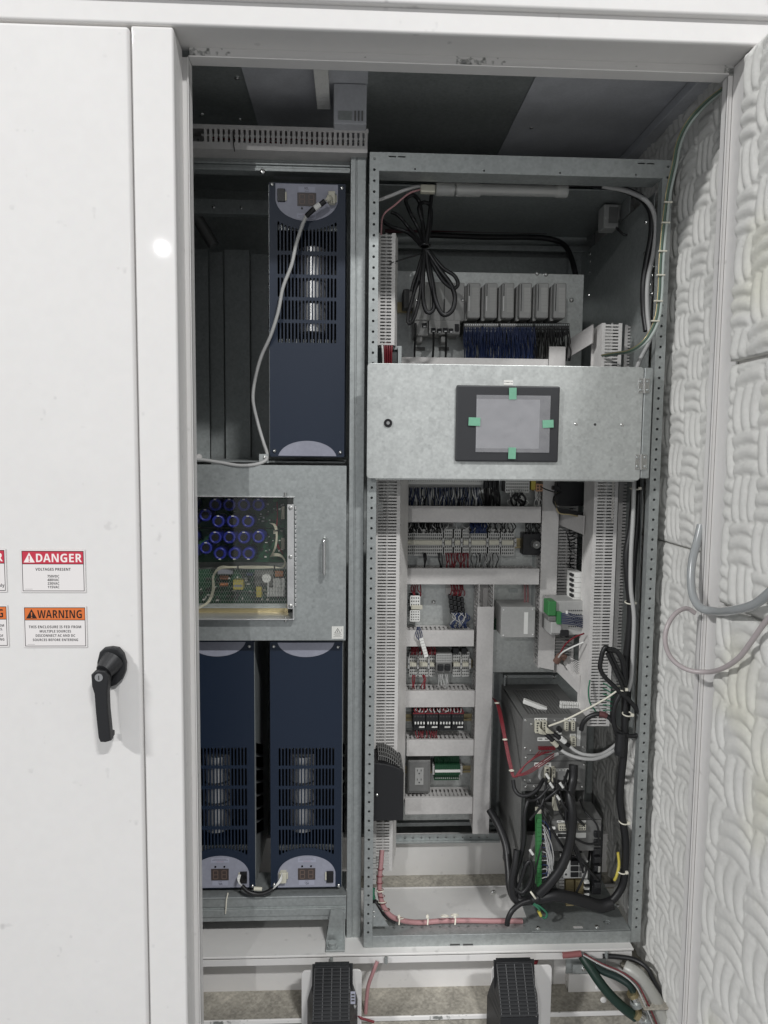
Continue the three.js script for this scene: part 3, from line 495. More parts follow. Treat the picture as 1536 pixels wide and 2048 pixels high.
{ // capacitor boards behind the window
  const z = -.440, cap = (x, y) => P(380 + x / 4.8, 970 + y / 4.8, z + .06);
  const rows = [[[240, 190], [375, 190], [515, 190], [655, 190], [145, 290], [270, 350], [410, 350], [555, 350]], [[240, 505], [375, 505], [515, 505], [655, 500], [150, 605], [285, 660], [425, 660], [560, 660]]];
  rows.forEach((list, k) => {
    const q = k ? R(330, 1057, 574, 1124, z) : R(330, 993, 574, 1055, z);
    const t = thing('capacitor_board', k ? 'lower green circuit board of blue capacitors behind the window' : 'upper green circuit board of blue capacitors behind the window', 'circuit board', V((q.x0 + q.x1) / 2, q.y0, z), 'capacitor boards');
    mesh(t, 'board', bx(q.x0, q.x1, q.y0, q.y1, z - .002, z), M.pcb);
    const pts = [...list, [list[0][0] - 235, list[0][1]], [list[4][0] - 130, list[4][1] + 50]];
    for (const [x, y] of pts) {
      const p = cap(x, y), r = .0158; const c = mesh(t, 'capacitor', [rod(V(p.x, p.y, z), V(p.x, p.y, z + .058), r, r, 24)], M.capBlue);
      mesh(c, 'can_top', [rod(V(p.x, p.y, z + .058), V(p.x, p.y, z + .0586), r * .58, r * .58, 20)], M.black);
      mesh(c, 'sleeve_rim', flat(new THREE.TorusGeometry(r * .80, r * .2, 8, 24)).translate(p.x, p.y, z + .0572), M.capBlue);
      const a = k * 2 + x; mesh(c, 'print', bx(p.x - .003, p.x + .003, p.y + (y % 3 ? 1 : -1) * r * .86 - .0012, p.y + (y % 3 ? 1 : -1) * r * .86 + .0012, z + .059, z + .0612), M.paper);
    }
    const bits = [], wb = []; for (let i = 0; i < 46; i++) { const x = rr(q.x1 - .075, q.x1 - .012), y = rr(q.y0 + .006, q.y1 - .006); (i % 3 ? bits : wb).push(bx(x, x + rr(.002, .007), y, y + rr(.001, .005), z, z + rr(.001, .004))); }
    mesh(t, 'dark_chips', bits, M.termDark, undefined, 'stuff'); mesh(t, 'pale_parts', wb, M.paper, undefined, 'stuff');
    mesh(t, 'fuse', rod(P(566, k ? 1076 : 1012, z + .01), P(566, k ? 1098 : 1038, z + .01), .005, .005, 12), M.cream);
    mesh(t, 'connector', bx(q.x1 - .034, q.x1 - .024, q.y1 - .012, q.y1 - .003, z, z + .012), k ? M.cream : M.termGreen);
  });
  const w = thing('board_wiring', 'cream and red wires looping over the capacitor boards', 'wires', P(550, 1125, -.39)), g = [], g2 = [];
  for (let i = 0; i < 4; i++) { const d = i * 1.6; g.push(tube([P(539 + d, 1046, -.41), P(548 + d, 1052, -.385), P(552 + d * .6, 1072, -.38), P(549 + d * .6, 1095, -.38), P(541 + d * .5, 1113, -.40)], .0009, 24, 6)); g.push(tube([P(540, 1114, -.41), P(548, 1107 + d, -.38), P(563, 1110 + d * .8, -.378), P(571 - d * .3, 1125, -.378), P(567 - d, 1135, -.38), P(545, 1133 + d * .6, -.38), P(500, 1132 + d, -.38), P(460, 1133 + d * .6, -.38), P(440, 1133 + d * 1.2, -.38), P(426 + d * .5, 1150, -.385), P(424 + d, 1180, -.385), P(414 + d, 1204, -.38), P(396, 1214 + d, -.38)], .0009, 60, 6)); }
  g2.push(tube([P(554, 1004, -.405), P(555, 1030, -.39), P(553, 1060, -.385), P(556, 1090, -.385), P(566, 1108, -.39)], .0016, 20, 6), tube([P(553, 1062, -.385), P(552, 1085, -.383), P(558, 1100, -.385)], .0013, 12, 6));
  mesh(w, 'cream_wires', g, M.cream); mesh(w, 'red_wires', g2, M.red);
  mesh(w, 'wire_tie', [551, 550].map((x, i) => bx(P(x - 4, 0, -.379).x, P(x + 4, 0, -.379).x, P(x, 1062 + i * 23, -.379).y, P(x, 1060 + i * 23, -.379).y, -.384, -.378)).concat([476, 549].map(x => bx(P(x - 1, 1135, -.377).x, P(x + 1, 1135, -.377).x, P(x, 1139, -.377).y, P(x, 1131, -.377).y, -.384, -.376))), M.cable);
}
{ // open-frame supply under a perforated cover
  const z = -.43, q = R(330, 1138, 573, 1207, z), t = thing('frame_supply', 'open frame power supply under a perforated metal cover', 'power supply', V((q.x0 + q.x1) / 2, q.y0, z)), e = (x, y, zz) => P(380 + x / 4.8, 970 + y / 4.8, zz);
  const eb = (x0, y0, x1, y1, d, r = .001) => pb(380 + x0 / 4.8, 970 + y0 / 4.8, 380 + x1 / 4.8, 970 + y1 / 4.8, z + d, d, r);
  mesh(t, 'board', bx(q.x0, q.x1, q.y0, q.y1, z - .002, z), M.pcb);
  for (const y of [890, 955]) { const c = e(328, y, z + .015), ring = []; for (let i = 0; i < 12; i++) ring.push(flat(new THREE.TorusGeometry(.0042, .0012, 6, 12)).rotateY(Math.PI / 2).translate(c.x - .0095 + i * .0017, c.y, c.z)); mesh(t, 'choke', ring, M.copper); }
  const tr = mesh(t, 'transformer', eb(413, 915, 510, 1005, .026), M.yellow); mesh(tr, 'transformer_label', eb(420, 958, 503, 978, .0266, 0), M.lilac);
  mesh(t, 'transformer', eb(635, 980, 686, 1078, .024), M.yellow);
  const fb = mesh(t, 'filter_block', eb(620, 822, 800, 970, .016), M.greyUnit); mesh(fb, 'can', rod(e(735, 895, z + .016), e(735, 895, z + .034), .0115, .0115, 24), M.alu);
  const hs = []; for (let i = 0; i < 6; i++) hs.push(eb(742 + i * 28, 900 + (i % 2) * 90, 758 + i * 28, 1070, .028, 0)); mesh(t, 'heat_sink', [eb(740, 985, 910, 1072, .02), eb(805, 895, 910, 985, .02), ...hs], M.alu);
  mesh(t, 'terminal_strip', eb(815, 828, 895, 880, .02), M.copper); mesh(t, 'relay', eb(265, 812, 408, 858, .016), M.lilac); mesh(t, 'small_part', eb(540, 852, 600, 872, .02), M.blue);
  const bits = []; for (let i = 0; i < 90; i++) { const x = rr(90, 900), y = rr(860, 1110); bits.push(eb(x, y, x + rr(8, 30), y + rr(6, 20), rr(.004, .014), 0)); }
  mesh(t, 'small_components', bits.filter((_, i) => i % 3), M.termDark, undefined, 'stuff'); mesh(t, 'pale_components', bits.filter((_, i) => !(i % 3)).map(g => g.clone()), M.paper, undefined, 'stuff');
  // hexagonal mesh of the cover
  const gs = [], zz = z + .05, a = R(330, 1131, 573, 1207, zz), px = .0062, py = .0115; let row = 0;
  for (let y = a.y0; y < a.y1; y += py / 2, row++) { for (let x = a.x0 + (row % 2) * px / 2; x < a.x1; x += px) { gs.push(bx(x - .0005, x + .0005, y - py * .32, y + py * .10, zz - .001, zz)); } if (row % 2) gs.push(bx(a.x0, a.x1, y + py * .17, y + py * .2, zz - .001, zz)); }
  mesh(t, 'perforated_cover', [...gs, bx(a.x0, a.x1, a.y0 - .012, a.y0, zz - .001, zz + .0005)], M.galv);
  mesh(t, 'cover_skirt', pb(330, 1208, 576, 1228, zz - .004, .002), M.brass);
}
{ // ceiling clutter above the left bay
  const x0 = PYp(634, 185, yCeil).x, x1 = PYp(660, 185, yCeil).x, t = thing('foam_strip', 'narrow strip of ridged foam glued along the ceiling', 'foam strip', V(x0, yCeil - .03, -.25)), pts = [[.09, 0]];
  for (let i = 0; i <= 30; i++) pts.push([.09 + .30 * i / 30, -.016 - (i % 2) * .007]); pts.push([.39, 0]);
  mesh(t, 'foam', ext(poly(pts), x1 - x0).rotateY(Math.PI / 2).translate(x0, yCeil - .0045, 0), M.foam);
  const b = thing('ceiling_box', 'small grey louvred box under the ceiling', 'box', P(700, 250, -.30)), q = R(667, 200, 733, 248, -.30); mesh(b, 'case', bx(q.x0, q.x1, q.y0, yCeil - .005, -.40, -.30, .003), M.ceil);
  mesh(b, 'opening', pb(676, 222, 704, 240, -.2985, .003), M.galv); for (let i = 0; i < 3; i++) mesh(b, 'louvre', pb(709 + i * 7, 221, 712 + i * 7, 241, -.297, .004, .001), M.greyUnit);
}
// ================================================================ the open rack on the right
const ZR = -.32, ZP = -.66, ZC = -.58;
function perfStrip(x0, x1, y0, y1, z, pitch, r, off = .5, th = .002) {      // upright strip with a row of round holes
  const s = poly([[x0, y0], [x1, y0], [x1, y1], [x0, y1]]), n = Math.floor((y1 - y0 - .02) / pitch);
  for (let i = 0; i < n; i++) s.holes.push(circ(x0 + (x1 - x0) * off, y1 - .015 - i * pitch, r));
  return flat(new THREE.ExtrudeGeometry(s, { depth: th, bevelEnabled: false, curveSegments: 5 })).translate(0, 0, z - th);
}
function perfBeam(x0, x1, y0, y1, z, pitch, r, th = .002) {
  const s = poly([[x0, y0], [x1, y0], [x1, y1], [x0, y1]]), n = Math.floor((x1 - x0 - .04) / pitch);
  for (let i = 0; i < n; i++) s.holes.push(circ(x0 + .03 + i * pitch, (y0 + y1) / 2, r));
  return flat(new THREE.ExtrudeGeometry(s, { depth: th, bevelEnabled: false, curveSegments: 5 })).translate(0, 0, z - th);
}
const rl = R(733.5, 303, 751.5, 1902, ZR), rq = R(1294, 318, 1313.5, 1895, ZR), yRackB = ySill + .001;
{
  const t = thing('rack_frame', 'perforated galvanised rack frame around the control gear', 'frame', V((rl.x0 + rq.x1) / 2, yRackB, ZR));
  const yT = P(1000, 311, ZR).y;
  for (const [q, s] of [[rl, 1], [rq, -1]]) {
    const p = mesh(t, 'post', perfStrip(q.x0, q.x1, yRackB, yT, ZR, .025, .0032), M.galv);
    mesh(t, 'post_side', [bx(s > 0 ? q.x0 : q.x1 - .002, s > 0 ? q.x0 + .002 : q.x1, yRackB, yT, ZR - .07, ZR - .002), bx(s > 0 ? q.x1 - .0015 : q.x0, s > 0 ? q.x1 : q.x0 + .0015, yRackB, yT, ZR - .022, ZR - .002), bx(q.x0 + .003, q.x1 - .003, yRackB, yT, ZR - .03, ZR - .0285)], M.galv);
    const zr = -.97; mesh(t, 'rear_post', perfStrip(q.x0 + (s > 0 ? 0 : -.03), q.x1 + (s > 0 ? .03 : 0), yRackB, yT, zr, .025, .0032), M.galv);
  }
  const b = (py0, py1, z) => [P(1040, py1, z).y, P(1040, py0, z).y];
  const [ty0, ty1] = b(312, 349, ZR);
  const top = poly([[rl.x1, ty0], [rq.x0, ty0], [rq.x0, ty1], [rl.x1, ty1]]);
  for (const [a, bb] of [[.022, .040], [.044, .062]]) { top.holes.push(rrect(rl.x1 + a, ty1 - .011, rl.x1 + bb, ty1 - .008, .001, THREE.Path)); top.holes.push(rrect(rq.x0 - bb, ty1 - .011, rq.x0 - a, ty1 - .008, .001, THREE.Path)); }
  for (const x of [830, 968, 1120, 1272]) top.holes.push(circ(P(x, 344, ZR).x, ty0 + .006, .0022));
  mesh(t, 'top_beam', ext(top, .002).translate(0, 0, ZR - .0015), M.galv);
  mesh(t, 'top_beam_fold', [bx(rl.x1, rq.x0, ty0, ty0 + .0018, ZR - .06, ZR - .002, .0006), bx(rl.x1, rq.x0, ty1 - .0018, ty1, ZR - .06, ZR - .002)], M.galv);
  const [by0, by1] = [P(1000, 1899, ZR).y, P(1000, 1868, ZR).y];
  mesh(t, 'bottom_beam', [bx(rl.x1, rq.x0, by0, by1, ZR - .003, ZR - .001, .0008)], M.galv);
  const ld = place(perfBeam(0, rq.x0 - rl.x1, 0, .062, 0, .025, .003), V(rl.x1, by1, ZR - .002), XU, V(0, 0, -1));
  mesh(t, 'bottom_ledge', ld, M.galv);
  for (const [a, c] of [[900, 1890], [926, 1890], [1215, 1888], [1238, 1888]]) mesh(t, 'beam_slot', pb(a, c - 2, a + 20, c + 1, ZR - .0004, .001), M.termDark);
  // rear frame seen through the rack
  mesh(t, 'rear_beam', [rod(P(770, 476, -.95), P(1170, 476, -.95), .020, .020, 20)], M.galv); mesh(t, 'rear_beam', pb(770, 488, 1180, 500, -.96, .02, .002), M.galv);
  const lb = R(790, 1650, 1005, 1676, -.63); mesh(t, 'rear_beam', perfBeam(lb.x0, lb.x1, P(890, 1682, -.63).y, P(890, 1668, -.63).y, -.63, .025, .0028), M.galv);
  mesh(t, 'rear_beam', pb(790, 1645, 1010, 1652, -.66, .02, .001), M.galv); mesh(t, 'rear_beam', pb(790, 1683, 1000, 1687, -.618, .03, .001), M.galv);
  // right-hand side sheet and the back sheet
  const xs = rq.x1 - .012;
  mesh(t, 'side_sheet', bx(xs, xs + .002, PX(1230, 1445, xs).y, yT - .05, -.97, ZR - .075), M.galv);
  mesh(t, 'back_sheet', bx(rl.x0, xs, P(900, 720, ZP).y - .4, P(900, 503, -.93).y, -.985, -.98), M.galv);
  mesh(t, 'rack_roof', bx(rl.x0, rq.x1, yT - .003, yT, -.97, -.52), M.galv);
  mesh(t, 'corner_brace', ext(poly([[0, 0], [.09, 0], [0, .12]]), .003).rotateY(Math.PI / 2).translate(xs - .004, P(1200, 480, -.8).y, -.55), M.galv);
  const sc = []; for (const [px, py] of [[1180, 508], [1180, 523], [1179, 545], [1177, 590], [1290, 507], [1305, 532], [1303, 551], [1300, 570], [1303, 588], [1291, 445]]) { const p = PX(px, py, xs - .001); mesh(t, 'screw', head(V(0, 0, 0), .0055).rotateY(-Math.PI / 2).translate(p.x, p.y, Math.max(p.z, -.96)), M.steel); }
}
{ // mounting plates
  const t = thing('mounting_plate', 'upper galvanised mounting plate behind the controller row', 'mounting plate', P(960, 730, ZP), 'galvanised mounting plates');
  mesh(t, 'plate', pb(775, 545, 1165, 745, ZP, .003, .001), M.galvBright);
  for (const [px, py] of [[1074, 539], [1092, 541]]) mesh(t, 'screw', head(P(px, py + 8, ZP + .002), .006), M.steel); mesh(t, 'screw', head(P(1143, 600, ZP + .002), .007), M.steel);
  mesh(t, 'din_rail', pb(790, 607, 1130, 628, ZP + .012, .01, .001), M.brass);
  const u = thing('mounting_plate', 'lower galvanised mounting plate behind the terminal rows', 'mounting plate', P(940, 1640, ZP), 'galvanised mounting plates');
  mesh(u, 'plate', pb(765, 940, 1135, 1345, ZP, .003, .001), M.galvBright); mesh(u, 'plate', pb(770, 1346, 985, 1640, ZP, .003, .001), M.galvBright);
  mesh(u, 'plate_edge', pb(1066, 960, 1070, 1210, ZP + .004, .005), M.galv);
  for (const [px, py] of [[867, 1204], [815, 1203]]) mesh(u, 'screw', head(P(px, py, ZP + .002), .006), M.steel);
  const v = thing('back_cover', 'dull grey sheet closing the rack behind the black junction', 'panel', P(1060, 1350, -.74)); mesh(v, 'sheet', pb(985, 1180, 1190, 1660, -.74, .003, .001), M.galv);
}
// ---------------------------------------------------------------- wiring ducts
hDuct('first wide grey duct cover below the screen panel', 813, 1012.5, 1082, 1045, ZC, .075);
hDuct('second wide grey duct cover down from the screen panel', 812, 1137, 1078.5, 1169, ZC, .075);
hDuct('narrow duct cover with a loose wire marker hanging over it', 811, 1261, 948, 1293, ZC, .075);
hDuct('narrow duct cover above the black relay row', 810, 1382, 950, 1414.5, ZC, .075);
hDuct('narrow duct cover between the relay row and the socket outlet', 813, 1480, 948.5, 1512, ZC, .075);
hDuct('lowest narrow duct cover under the socket outlet', 810, 1595.5, 945.5, 1628.5, ZC, .075);
vDuct('upright duct cover beside the small junction box', 950, 1213.5, 983, 1668, -.572, .082, .066);
hDuct('long duct cover along the foot of the controller row', 803, 716, 1097, 733, -.57, .085, M.duct);
hDuct('short duct end block at the right of the controller row', 1098, 693, 1131, 733, -.566, .085, M.duct);
{ // upright cover right of the terminal rows, cut aslant at its foot
  const z = -.60, q = R(1081, 950, 1114, 1338, z), t = thing('wiring_duct', 'upright duct cover right of the terminal rows', 'cable duct', V(q.x0, q.y0, z - .06), 'wiring ducts in the rack');
  mesh(t, 'cover', ext(poly([[q.x0, q.y0 + .006], [q.x1, q.y0 - .004], [q.x1, q.y1], [q.x0, q.y1]]), .002).translate(0, 0, z - .002), M.ductLight);
  const sd = place(slotPanel(.058, q.y1 - q.y0, .0016, .0125, .55, .012, .004), V(q.x0 + .003, q.y0, z - .06), ZU, YU); mesh(t, 'slotted_side', sd, M.duct);
  // next to it a slotted wall that faces the front
  const z2 = -.64, q2 = R(1112, 960, 1152, 1345, z2), u = thing('wiring_duct', 'grey slotted duct wall behind the green relay', 'cable duct', V(q2.x0, q2.y0, z2), 'wiring ducts in the rack');
  mesh(u, 'slotted_side', place(slotPanel(q2.x1 - q2.x0, q2.y1 - q2.y0, .0018, .0091, .6, .003, .006), V(q2.x0, q2.y0, z2), XU, YU), M.duct);
  mesh(u, 'base', bx(q2.x0, q2.x1, q2.y0, q2.y1, z2 - .05, z2 - .048), M.termDark);
  // sloping branches that join the right-hand duct
  const slant = (lab, p, zz0, zz1) => { const a = P(...p[0], zz0), b = P(...p[1], zz1), c = P(...p[2], zz1), d = P(...p[3], zz0), tt = thing('wiring_duct', lab, 'cable duct', a, 'wiring ducts in the rack'); const g = new THREE.BufferGeometry(), n = b.clone().sub(a).cross(d.clone().sub(a)).normalize().multiplyScalar(-.003), v = [a, b, c, d].concat([a, b, c, d].map(x => x.clone().add(n))); const f = [0, 1, 2, 0, 2, 3, 4, 6, 5, 4, 7, 6, 0, 4, 5, 0, 5, 1, 1, 5, 6, 1, 6, 2, 2, 6, 7, 2, 7, 3, 3, 7, 4, 3, 4, 0]; g.setAttribute('position', new THREE.Float32BufferAttribute(f.flatMap(i => v[i].toArray()), 3)); g.computeVertexNormals(); mesh(tt, 'cover', g, M.duct); return tt; };
  slant('sloping duct cover joining the right slotted duct behind yellow striped wires', [[1118, 1022], [1170, 1032], [1168, 1069], [1118, 1049]], -.62, -.5);
  slant('sloping duct cover running down to the perforated supply', [[1111, 1321], [1161, 1351], [1161, 1389], [1110, 1338]], -.62, -.5);
  slant('slanting duct cover at the right of the controller row', [[1134, 682], [1187, 649], [1186, 686], [1134, 718]], -.60, -.5);
}
function sideDuct(label, x0, xf, x1, y0, y1, z, dz, inward) {       // slotted wall to the front, smooth cover turned into the rack
  const q = R(x0, y0, x1, y1, z), t = thing('wiring_duct', label, 'cable duct', V(q.x0, q.y0, z - dz), 'wiring ducts in the rack');
  mesh(t, 'slotted_side', place(slotPanel(q.x1 - q.x0, q.y1 - q.y0, .002, .0084, .55, .009, .009), V(q.x0, q.y0, z), XU, YU), M.ductLight);
  const cx = inward > 0 ? q.x1 : q.x0, far = P(xf, (y0 + y1) / 2, z - dz).x;
  mesh(t, 'cover', ext(poly(inward > 0 ? [[cx, -z], [far, -z + dz], [far - .002, -z + dz], [cx - .002, -z + .002]] : [[cx, -z], [far, -z + dz], [far + .002, -z + dz], [cx + .002, -z + .002]]), q.y1 - q.y0).rotateX(-Math.PI / 2).scale(1, 1, 1).translate(0, q.y0, 0), M.ductLight);
  mesh(t, 'slotted_side', place(slotPanel(q.x1 - q.x0, q.y1 - q.y0, .002, .0084, .55, .009, .009), V(q.x0, q.y0, z - dz + .004), XU, YU), M.ductLight);
  return t;
}
sideDuct('white slotted duct on the left post between screen panel and black heater', 747, 813, 797, 950, 1640, -.44, .12, 1);
sideDuct('white slotted duct on the left post beside the controller', 754, 795, 790, 466, 690, -.44, .05, 1);
sideDuct('bottom end of the white slotted duct below the black heater', 746, 792, 785, 1642, 1742, -.44, .10, 1);
sideDuct('long white slotted duct on the right of the rack', 1181, 1161, 1228, 958, 1452, -.44, .085, -1);
{ const d = [...scene.children].reverse().find(o => o.name.startsWith('wiring_duct')), q = R(1223.2, 962, 1227.4, 1046, -.44); const m = canvasMat(64, 1024, (c, w, h) => { c.fillStyle = '#dcd8d2'; c.fillRect(0, 0, w, h); c.translate(44, h - 20); c.rotate(-Math.PI / 2); c.fillStyle = '#2a2a2a'; c.font = 'bold 50px sans-serif'; c.fillText('ABB', 0, 0); c.font = '44px sans-serif'; c.fillText('I-SLOTATRAD 80X60 LX.43X1', 170, 0); }); plate({ x0: q.x0, x1: q.x1, y0: q.y0, y1: q.y1 }, -.44, m, d, 'maker_print'); }
sideDuct('slotted duct standing behind the top right of the screen panel', 1203, 1186, 1243, 646, 742, -.46, .085, -1);
{ // slotted walls at the far right; the first builds a reflection as a shape
  const q = R(1231, 962, 1262, 1380, -.50), t = thing('wiring_duct', 'pale slotted wall built for the reflection of the long white duct', 'cable duct', V(q.x0, q.y0, -.5), 'wiring ducts in the rack');
  mesh(t, 'slotted_side', place(slotPanel(q.x1 - q.x0, q.y1 - q.y0, .002, .0091, .6, .012, .006), V(q.x0, q.y0, -.50), XU, YU), M.duct);
  const q2 = R(1249, 650, 1280, 735, -.52), u = thing('wiring_duct', 'pale slotted duct wall at the right above the screen panel', 'cable duct', V(q2.x0, q2.y0, -.52), 'wiring ducts in the rack');
  mesh(u, 'slotted_side', place(slotPanel(q2.x1 - q2.x0, q2.y1 - q2.y0, .002, .0091, .6, .008, .006), V(q2.x0, q2.y0, -.52), XU, YU), M.duct);
}
// ---------------------------------------------------------------- swing panel with the operator screen
const ZH = -.283;
{
  const q = R(735, 731, 1283, 958, ZH), t = thing('screen_panel', 'bright galvanised swing panel that carries the operator screen', 'panel', V((q.x0 + q.x1) / 2, q.y0, ZH));
  const s = rrect(q.x0, q.y0, q.x1, q.y1, .008);
  mesh(t, 'sheet', flat(new THREE.ExtrudeGeometry(s, { depth: .0012, bevelEnabled: true, bevelSize: .0012, bevelThickness: .0012, bevelSegments: 2, curveSegments: 6 })).translate(0, 0, ZH - .0024), M.galvBright);
  mesh(t, 'fold', [bx(q.x0 + .02, q.x1 - .01, q.y1 - .002, q.y1 + .0005, ZH - .03, ZH - .003), bx(q.x0 + .02, q.x1 - .01, q.y0 - .004, q.y0 + .002, ZH - .03, ZH - .003, .001)], M.galvBright);
  const hs = R(1285.5, 735, 1303, 957, ZH); mesh(t, 'hinge_strip', bx(hs.x0, hs.x1, hs.y0, hs.y1, ZH - .02, ZH - .001, .003), M.galv);
  for (const [a, b, c, d] of [[1277, 757, 1299, 786], [1270, 909, 1294, 939]]) {
    const h = mesh(t, 'hinge', [pb(a, b, a + 10.5, d, ZH + .002, .002, .0008), pb(a + 12.5, b, c, d, ZH + .002, .002, .0008)], M.steel);
    mesh(h, 'pin', rod(P(a + 11.5, b - 1, ZH + .003), P(a + 11.5, d + 1, ZH + .003), .0025, .0025, 10), M.steel);
    for (const [x, y] of [[a + 4.5, b + 6], [c - 4, b + 6], [a + 4.5, d - 6], [c - 4, d - 6]]) mesh(h, 'screw', head(P(x, y, ZH + .0025), .0032), M.galv);
  }
  const lp = P(776, 846, ZH); const lk = mesh(t, 'lock', [rod(V(lp.x, lp.y, ZH), V(lp.x, lp.y, ZH + .004), .0103, .0095, 24)], M.blackGloss); mesh(lk, 'lock_core', rod(V(lp.x, lp.y, ZH + .004), V(lp.x, lp.y, ZH + .0046), .004, .004, 14), M.steel);
  for (const [px, py] of [[1152, 848], [1244, 849.5]]) mesh(t, 'screw', head(P(px, py, ZH + .0005), .0042), M.steel); mesh(t, 'screw', head(P(1190, 849, ZH), .0032, .001), M.termDark, 'dark empty screw hole');
  decal(1007.5, 761, 1026, 769.5, ZH, canvasMat(256, 118, (c, w, h) => { c.fillStyle = '#ecebe6'; c.fillRect(0, 0, w, h); c.fillStyle = '#2b2b2b'; c.font = 'bold 52px sans-serif'; c.fillText('COM8114', 8, 72); }), t, 'name_tag', 'tiny white name tag');
  // the screen itself
  const b = R(912, 771, 1119, 923.5, ZH + .012), u = thing('touch_screen', 'black operator touch screen with green tape on its edges', 'touch screen', V((b.x0 + b.x1) / 2, b.y0, ZH));
  mesh(u, 'bezel', bx(b.x0, b.x1, b.y0, b.y1, ZH + .0005, ZH + .010, .004), mat(L(.03, .031, .034), { roughness: .45 }));
  const g = R(951, 790, 1100, 905.5, ZH + .0105); mesh(u, 'display_glass', bx(g.x0, g.x1, g.y0, g.y1, ZH + .0095, ZH + .0105), phys(L(.05, .05, .055), { roughness: .15, clearcoat: 1, clearcoatRoughness: .05 }));
  const f = R(952.5, 798.5, 1079, 897, ZH + .011); mesh(u, 'display', bx(f.x0, f.x1, f.y0, f.y1, ZH + .0104, ZH + .0109), phys(L(.21, .21, .215), { roughness: .28, clearcoat: 1, clearcoatRoughness: .08 }));
  // wrinkled protective film
  const fg = new THREE.PlaneGeometry(g.x1 - g.x0 - .002, g.y1 - g.y0 - .002, 40, 32), pp = fg.attributes.position; for (let i = 0; i < pp.count; i++) { const x = pp.getX(i), y = pp.getY(i); pp.setZ(i, .0009 + .0022 * fbm(x * 6 + 3, y * 6 + 3, 9, 5, 3) + .0014 * Math.sin((x * .8 + y) * 90 + 9 * fbm(x * 4 + 5, y * 4 + 5, 7, 8, 2)) * .6); } fg.computeVertexNormals();
  mesh(u, 'film', flat(fg).translate((g.x0 + g.x1) / 2, (g.y0 + g.y1) / 2, ZH + .0112), M.film);
  const tape = mat(L(.20, .47, .32), { roughness: .6, map: dullMap });
  for (const [a, c, d, e, rz] of [[1018, 775.5, 1033, 799, .02], [937, 835, 960.5, 851.5, -.03], [1085, 840, 1107, 855.5, .06], [1016.5, 895, 1031.5, 918, -.02]]) { const k = R(a, c, d, e, ZH + .0135); mesh(u, 'tape', flat(new RoundedBoxGeometry(k.x1 - k.x0, k.y1 - k.y0, .0006, 1, .0002)).rotateZ(rz).translate((k.x0 + k.x1) / 2, (k.y0 + k.y1) / 2, ZH + .0142), tape); }
}
// ---------------------------------------------------------------- top of the rack: tube light and cables
{
  const z = -.40, t = thing('tube_light', 'clear tube light hung under the top beam of the rack', 'light', P(985, 380, z)), y = px => 372 + (px - 840) * .03;
  mesh(t, 'tube', rod(P(960, 379, z), P(1120, 383, z), .0135, .0135, 20), M.tubeClear);
  mesh(t, 'lamp_core', rod(P(900, 378, z), P(1120, 383, z), .006, .006, 12), M.greyCable);
  mesh(t, 'end_cap', rod(P(1112, 382.5, z), P(1134, 383.5, z), .0155, .0155, 20), M.tubeClear);
  mesh(t, 'housing', [rod(P(872, 378, z), P(908, 379, z), .016, .016, 20), rod(P(912, 379, z), P(960, 380, z), .0165, .0165, 20)], M.tubeClear);
  mesh(t, 'plug', pb(841, 368, 871, 384, z + .008, .018, .003), M.cream);
  for (const px of [912, 1100]) mesh(t, 'hanger', pb(px - 8, 352, px + 8, 372, z, .004, .001), M.tubeClear);
  cable('lamp_lead', 'two core grey lead running to the tube light plug', 'cable', [[752, 402, -.37], [780, 392, -.38], [810, 380, -.39], [835, 373, -.4], [845, 374, -.4]], .0042, M.greyCable);
  cable('lamp_lead', 'pink lead dropping from the tube light plug to the post', 'cable', [[845, 378, -.398], [820, 386, -.39], [790, 410, -.38], [766, 432, -.37], [762, 470, -.38]], .0022, M.pink);
}
{
  const z = -.50, tie = P(849, 492, z + .03), t = thing('coiled_cable', 'black flat cable coiled and tied in front of the controller', 'cable', tie), gs = [];
  const loop = (pts, r = .0052) => gs.push(tube(pts.map(([x, y, d = 0]) => P(x, y, z + d)), r, pts.length * 8, 8));
  loop([[849, 494, .03], [838, 460], [818, 420], [812, 398], [826, 390], [838, 402], [844, 440], [850, 492, .034]]);
  loop([[850, 494, .03], [846, 450], [838, 415, .01], [846, 405], [858, 408], [862, 440], [852, 492, .03]]);
  loop([[852, 492, .03], [858, 440, .01], [862, 400], [866, 372]]);
  loop([[846, 494, .03], [815, 465], [780, 452], [765, 442]]); loop([[846, 490, .03], [820, 458], [795, 430], [782, 424]], .0045);
  loop([[848, 498, .03], [836, 540, .04], [826, 570, .04], [824, 582, .04], [830, 578, .04], [840, 555, .045], [852, 505, .036]], .0045);
  loop([[850, 500, .035], [846, 560, .05], [848, 610, .05], [856, 626, .05], [866, 620, .05], [868, 600, .05], [858, 550, .05], [852, 500, .04]], .0056);
  loop([[852, 500, .035], [864, 560, .05], [874, 610, .055], [888, 630, .055], [903, 622, .055], [910, 596, .055], [902, 570, .055], [880, 540, .05], [855, 502, .042]], .0062);
  loop([[854, 500, .035], [872, 540, .05], [890, 566, .055], [908, 577, .055], [916, 569, .055], [910, 553, .055], [886, 536, .05], [858, 502, .04]], .005);
  loop([[848, 500, .03], [844, 550, .05], [838, 600, .05], [826, 640, .045], [817, 648, .04], [816, 632, .04], [824, 600, .045], [836, 560, .045], [848, 504, .035]], .0046);
  mesh(t, 'loops', gs, M.cable); mesh(t, 'tie', flat(new THREE.TorusGeometry(.013, .0035, 8, 20)).rotateX(Math.PI / 2).translate(tie.x, tie.y, tie.z + .004), M.blackGloss);
  cable('cable_tail', 'black tie tail pointing left from the coiled cable', 'cable tie', [[848, 506, -.465], [820, 514, -.45], [780, 527, -.44]], .002, M.cable);
}
